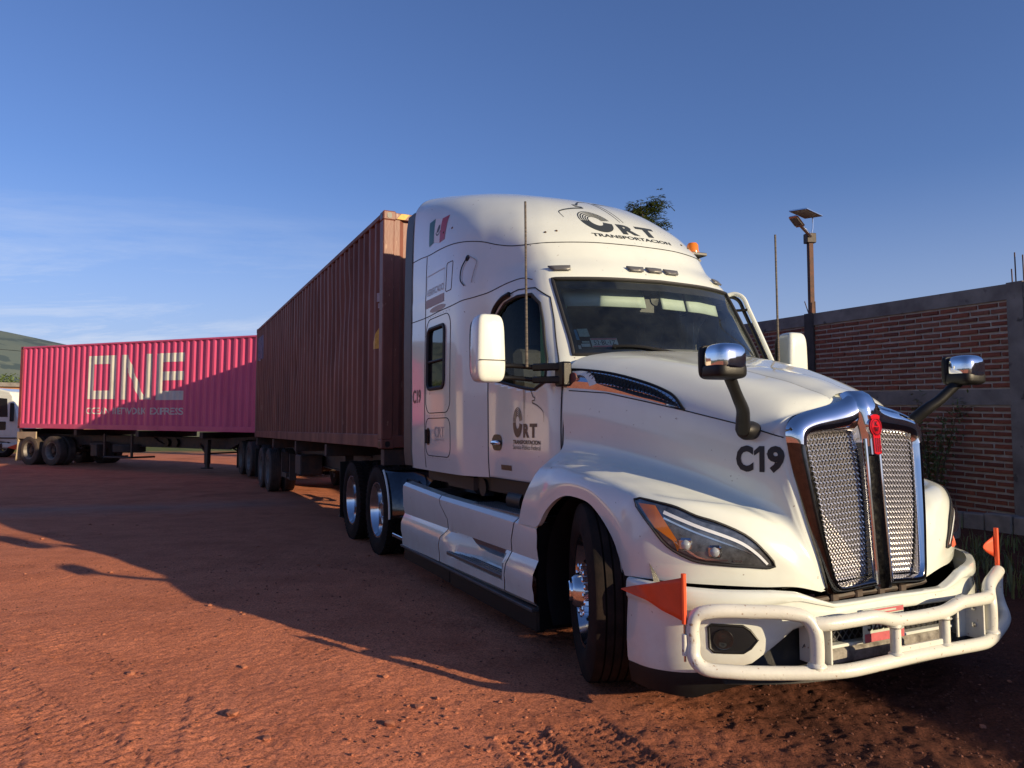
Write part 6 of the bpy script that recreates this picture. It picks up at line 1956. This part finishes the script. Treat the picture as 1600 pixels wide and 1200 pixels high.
# shrubs hanging on the wall behind the far mirror
def shrub(name, label, s, d, z0, hgt, wid, n, sd, grp=None):
    qq = random.Random(sd); p = WO + WDv * s + WNv * d
    t = empty(name, (p[0], p[1], z0)); tag(t, label, 'shrub', grp)
    st_ = MB(); tips = []
    for k in range(9):
        a = qq.uniform(0, 6.28); e = Vector((math.cos(a) * wid * qq.uniform(.2, .9), math.sin(a) * wid * .5, hgt * qq.uniform(.5, 1.0)))
        C = catmull([(0, 0, -.05), tuple(e * .5 + Vector((0, 0, .1))), tuple(e)], 5); st_.tube(C, list(np.linspace(.012, .003, len(C))), 5); tips.append(C)
    st_.build('stems', bark, t)
    Vs, Fs = [], []
    for C in tips:
        for k in range(n):
            b_ = Vector(C[min(int(qq.uniform(.2, 1) * len(C)), len(C) - 1)]) + Vector((qq.gauss(0, .06), qq.gauss(0, .05), qq.gauss(0, .06)))
            Q = leaf_quad(b_, (qq.uniform(-1, 1), qq.uniform(-1, 1), qq.uniform(-.6, .6)), (0, 0, 1), qq.uniform(.05, .10), .028)
            b0 = len(Vs); Vs += Q; Fs.append((b0, b0 + 1, b0 + 2, b0 + 3))
    obj_from('foliage', Vs, Fs, leaf_a, t, False)
shrub('shrub', 'dark leafy shrub in front of the brick wall behind the far wing mirror', .62, .42, .22, 1.75, .50, 130, 4)

# ================================================================ FAR GROUND, HILL, NEIGHBOURS
def hill_sheet(name, r0, r1, hfun, mat, n=220, m_=40):
    G = []
    for i in range(n + 1):
        az = 2 * math.pi * i / n; row = []
        for j in range(m_ + 1):
            t = j / m_; r = r0 + (r1 - r0) * t
            x, y = math.sin(az) * r, math.cos(az) * r
            row.append((x, y, hfun(az, t, x, y)))
        G.append(row)
    o = MB().grid(G).build(name, mat, None, True, None); tag(o, kind='structure'); return o
scrub = material('scrub_hillside', (.085, .105, .045), .9, var=.6, vscale=.05, col2=(.17, .16, .085), bump=1.0, bscale=.3, speck=((.045, .062, .03), .16, .52))
scrub_far = material('far_hillside', (.075, .115, .115), .95, var=.4, vscale=.02, col2=(.12, .15, .125), speck=((.05, .08, .085), .07, .50))  # blue haze of the distant air is put into this colour
def azw(az, c, w):
    d = (az - c + math.pi) % (2 * math.pi) - math.pi; return math.exp(-(d / w) ** 2)
def h1(az, t, x, y): 
    return -1.5 + sstep(0, 1, t) * (5 + 10.0 * azw(az, R(-45), R(25)) + 3 * vnoise(x, y, .01, 2) + 2 * vnoise(x, y, .04, 5)) 
def h2(az, t, x, y):
    return -4 + sstep(0, 1, t) * (28 + 52 * azw(az, R(-45), R(20)) + 10 * vnoise(x, y, .004, 3) + 5 * vnoise(x, y, .012, 7))
hill_sheet('hill', 110, 190, h1, scrub)
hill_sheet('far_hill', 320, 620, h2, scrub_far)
# bushes on the near slope that can be told apart, as one mass of scrub
V, F = [], []
q = random.Random(9)
for k in range(900):
    az = R(q.uniform(-62, -28)); r = q.uniform(112, 190); x, y = math.sin(az) * r, math.cos(az) * r
    z = h1(az, (r - 110) / 80, x, y); s = q.uniform(.5, 1.5)
    for j in range(30):
        b_ = Vector((x + q.gauss(0, s * .7), y + q.gauss(0, s * .7), z + abs(q.gauss(.5, .4)) * s))
        Q = leaf_quad(b_, (q.uniform(-1, 1), q.uniform(-1, 1), q.uniform(-.2, 1)), (0, 0, 1), s * .45, s * .32); b0 = len(V); V += Q; F.append((b0, b0 + 1, b0 + 2, b0 + 3))
o = obj_from('scrub', V, F, leaf_a, None, False); tag(o, 'green scrub covering the hillside beyond the yard', 'scrub', kind='stuff')
# low brick house end far left, behind the other lorry
hs0 = empty('brick_shed', (-33.5, 47.5, 0.1), (0, 0, R(20))); tag(hs0, 'low sunlit brick shed behind the magenta container at the far end', 'building')
MB().box((-6, -3, 0), (6, 3, 3.9)).build('wall', material('orange_brick', (.42, .20, .10), .9, var=.3, vscale=2), hs0, False)  # orange is the tone of the brick itself
MB().box((-6.2, -3.2, 3.9), (6.2, 3.2, 4.15)).build('roof', concrete, hs0, False)

# white lorry parked beyond the magenta box: only its cab shows
wl_ = empty('parked_lorry', (-22.25, 33.6, .22), (0, 0, R(-12))); tag(wl_, 'white lorry cab at the far left edge, half hidden by the magenta container', 'lorry')
prof = [(1.1, .55), (1.18, 1.1), (1.12, 1.55), (.98, 1.75), (.72, 2.62), (.55, 2.86), (-.2, 3.02), (-1.9, 3.02), (-1.95, .75), (.0, .7)]
G_ = MB().prism(prof, (0, -1.1, 0), (1, 0, 0), (0, 0, 1), (0, 1, 0), 2.2)
cb = G_.build('cab', white, wl_, False); bv = cb.modifiers.new('b', 'BEVEL'); bv.width = .07; bv.segments = 3; bv.limit_method = 'ANGLE'
dr_ = MB().prism(rrect(-.55, .95, .68, 2.72, .12), (0, -1.112, 0), (1, 0, 0), (0, 0, 1), (0, 1, 0), .012).build('door', white, wl_)
MB().prism([(-.40, 1.95), (.12, 1.75), (.50, 1.75), (.44, 2.55), (-.40, 2.62)], (0, -1.12, 0), (1, 0, 0), (0, 0, 1), (0, 1, 0), .006).build('window', glass_dark, dr_)
MB().prism(rrect(-.15, 1.18, .42, 1.55, .06), (0, -1.12, 0), (1, 0, 0), (0, 0, 1), (0, 1, 0), .006).build('lower_window', glass_dark, dr_)
MB().box((.78, -1.32, 1.55), (.90, -1.16, 2.35), .03).build('mirror', black_plastic, wl_)
MB().box((-1.9, -1.12, .38), (1.25, 1.12, .62), .05).build('bumper', white, wl_)
MB().box((-.9, -1.135, .80), (1.12, -1.115, .86)).build('trim_strip', grey_plastic, wl_)
pn_ = MB().prism([(.55, .42), (1.2, .30), (1.2, .62)], (0, -1.14, 0), (1, 0, 0), (0, 0, 1), (0, 1, 0), .01); pn_.build('pennant', orange_flag, wl_, False)
for x in (.2, -3.2):
    w = make_wheel('wheel', wl_, (x, -.95, .50), R0=.5, W=.28, rim_r=.30, rim='grey', dish='out')
    c = copy_tree(w, wl_); c.location = (x, .95, .5); c.rotation_euler = (0, 0, math.pi)
MB().box((-5.5, -.45, .6), (.8, .45, .85)).build('frame', steel_dark, wl_, False)
# power line with a bird
ln = MB()
A, B = Vector((-60, 66, 9.9)), Vector((25, 80, 8.0))
pts = [A + (B - A) * t + Vector((0, 0, -7.0 * t * (1 - t))) for t in np.linspace(0, 1, 40)]
ln.tube([tuple(p) for p in pts], .022, 5)
o = ln.build('power_line', seal, None); tag(o, 'thin black power line crossing the sky above the magenta container', 'cable')
# rocks that stand out
for k, (x, y, r, lab) in enumerate(((-1.45, 3.95, .034, 'fist-sized red stone beside the shadow of the wing mirror arm, centre left'), (-.62, 3.85, .034, 'pale flat stone on the sunlit earth nearest the bottom centre'),
                              (-2.05, 3.30, .032, 'red stone near the lower left corner of the yard, farther from the edge'), (-1.78, 2.62, .028, 'small red stone closest to the bottom edge at the lower left'))):
    Vs, Fs = shapes[k % 12]
    me_ = obj_from('stone', Vs * r, Fs, stone_mat, None, True, 35)
    me_.location = (x, y, g_at(x, y) + r * .3); me_.rotation_euler = (0, 0, k * 1.3)
    tag(me_, lab, 'stone', 'loose stones on the sunlit earth')

# gabled house on the left side of the yard: out of the frame, mirrored in the cab's flank
hse = empty('house', (-31.0, 23.5, .1), (0, 0, R(-40))); tag(hse, 'cream gabled house left of the yard, seen only mirrored in the cab flank', 'building')
plaster = material('cream_plaster', (.55, .47, .37), .85, var=.25, vscale=1.2)
hw_ = MB().prism([(-4.6, 0), (4.6, 0), (4.6, 3.3), (0, 5.4), (-4.6, 3.3)], (0, -5, 0), (1, 0, 0), (0, 0, 1), (0, 1, 0), 10.0); hw_.build('wall', plaster, hse, False)
for s in (-1, 1):
    MB().prism([(0, 5.43), (s * 5.1, 3.10), (s * 5.1, 3.25), (0, 5.58)], (0, -5.4, 0), (1, 0, 0), (0, 0, 1), (0, 1, 0), 10.8).build('roof', material('roof_sheet', (.20, .10, .075), .7, var=.3), hse, False)
for x in (-2.6, 2.6):
    wn_ = MB().box((x - .7, -5.06, 1.0), (x + .7, -5.01, 2.3), .01).build('window', glass_dark, hse)
    MB().box((x - .8, -5.12, .92), (x + .8, -5.065, .995)).build('sill', concrete, wn_, False)
dr2 = MB().box((-.55, -5.06, 0), (.55, -5.01, 2.2), .01).build('door', steel_dark, hse)
MB().lathe([(0, .03), (.05, .03)], o=(.42, -5.06, 1.05), axis=(0, -1, 0), n=10).build('handle', alu, dr2)
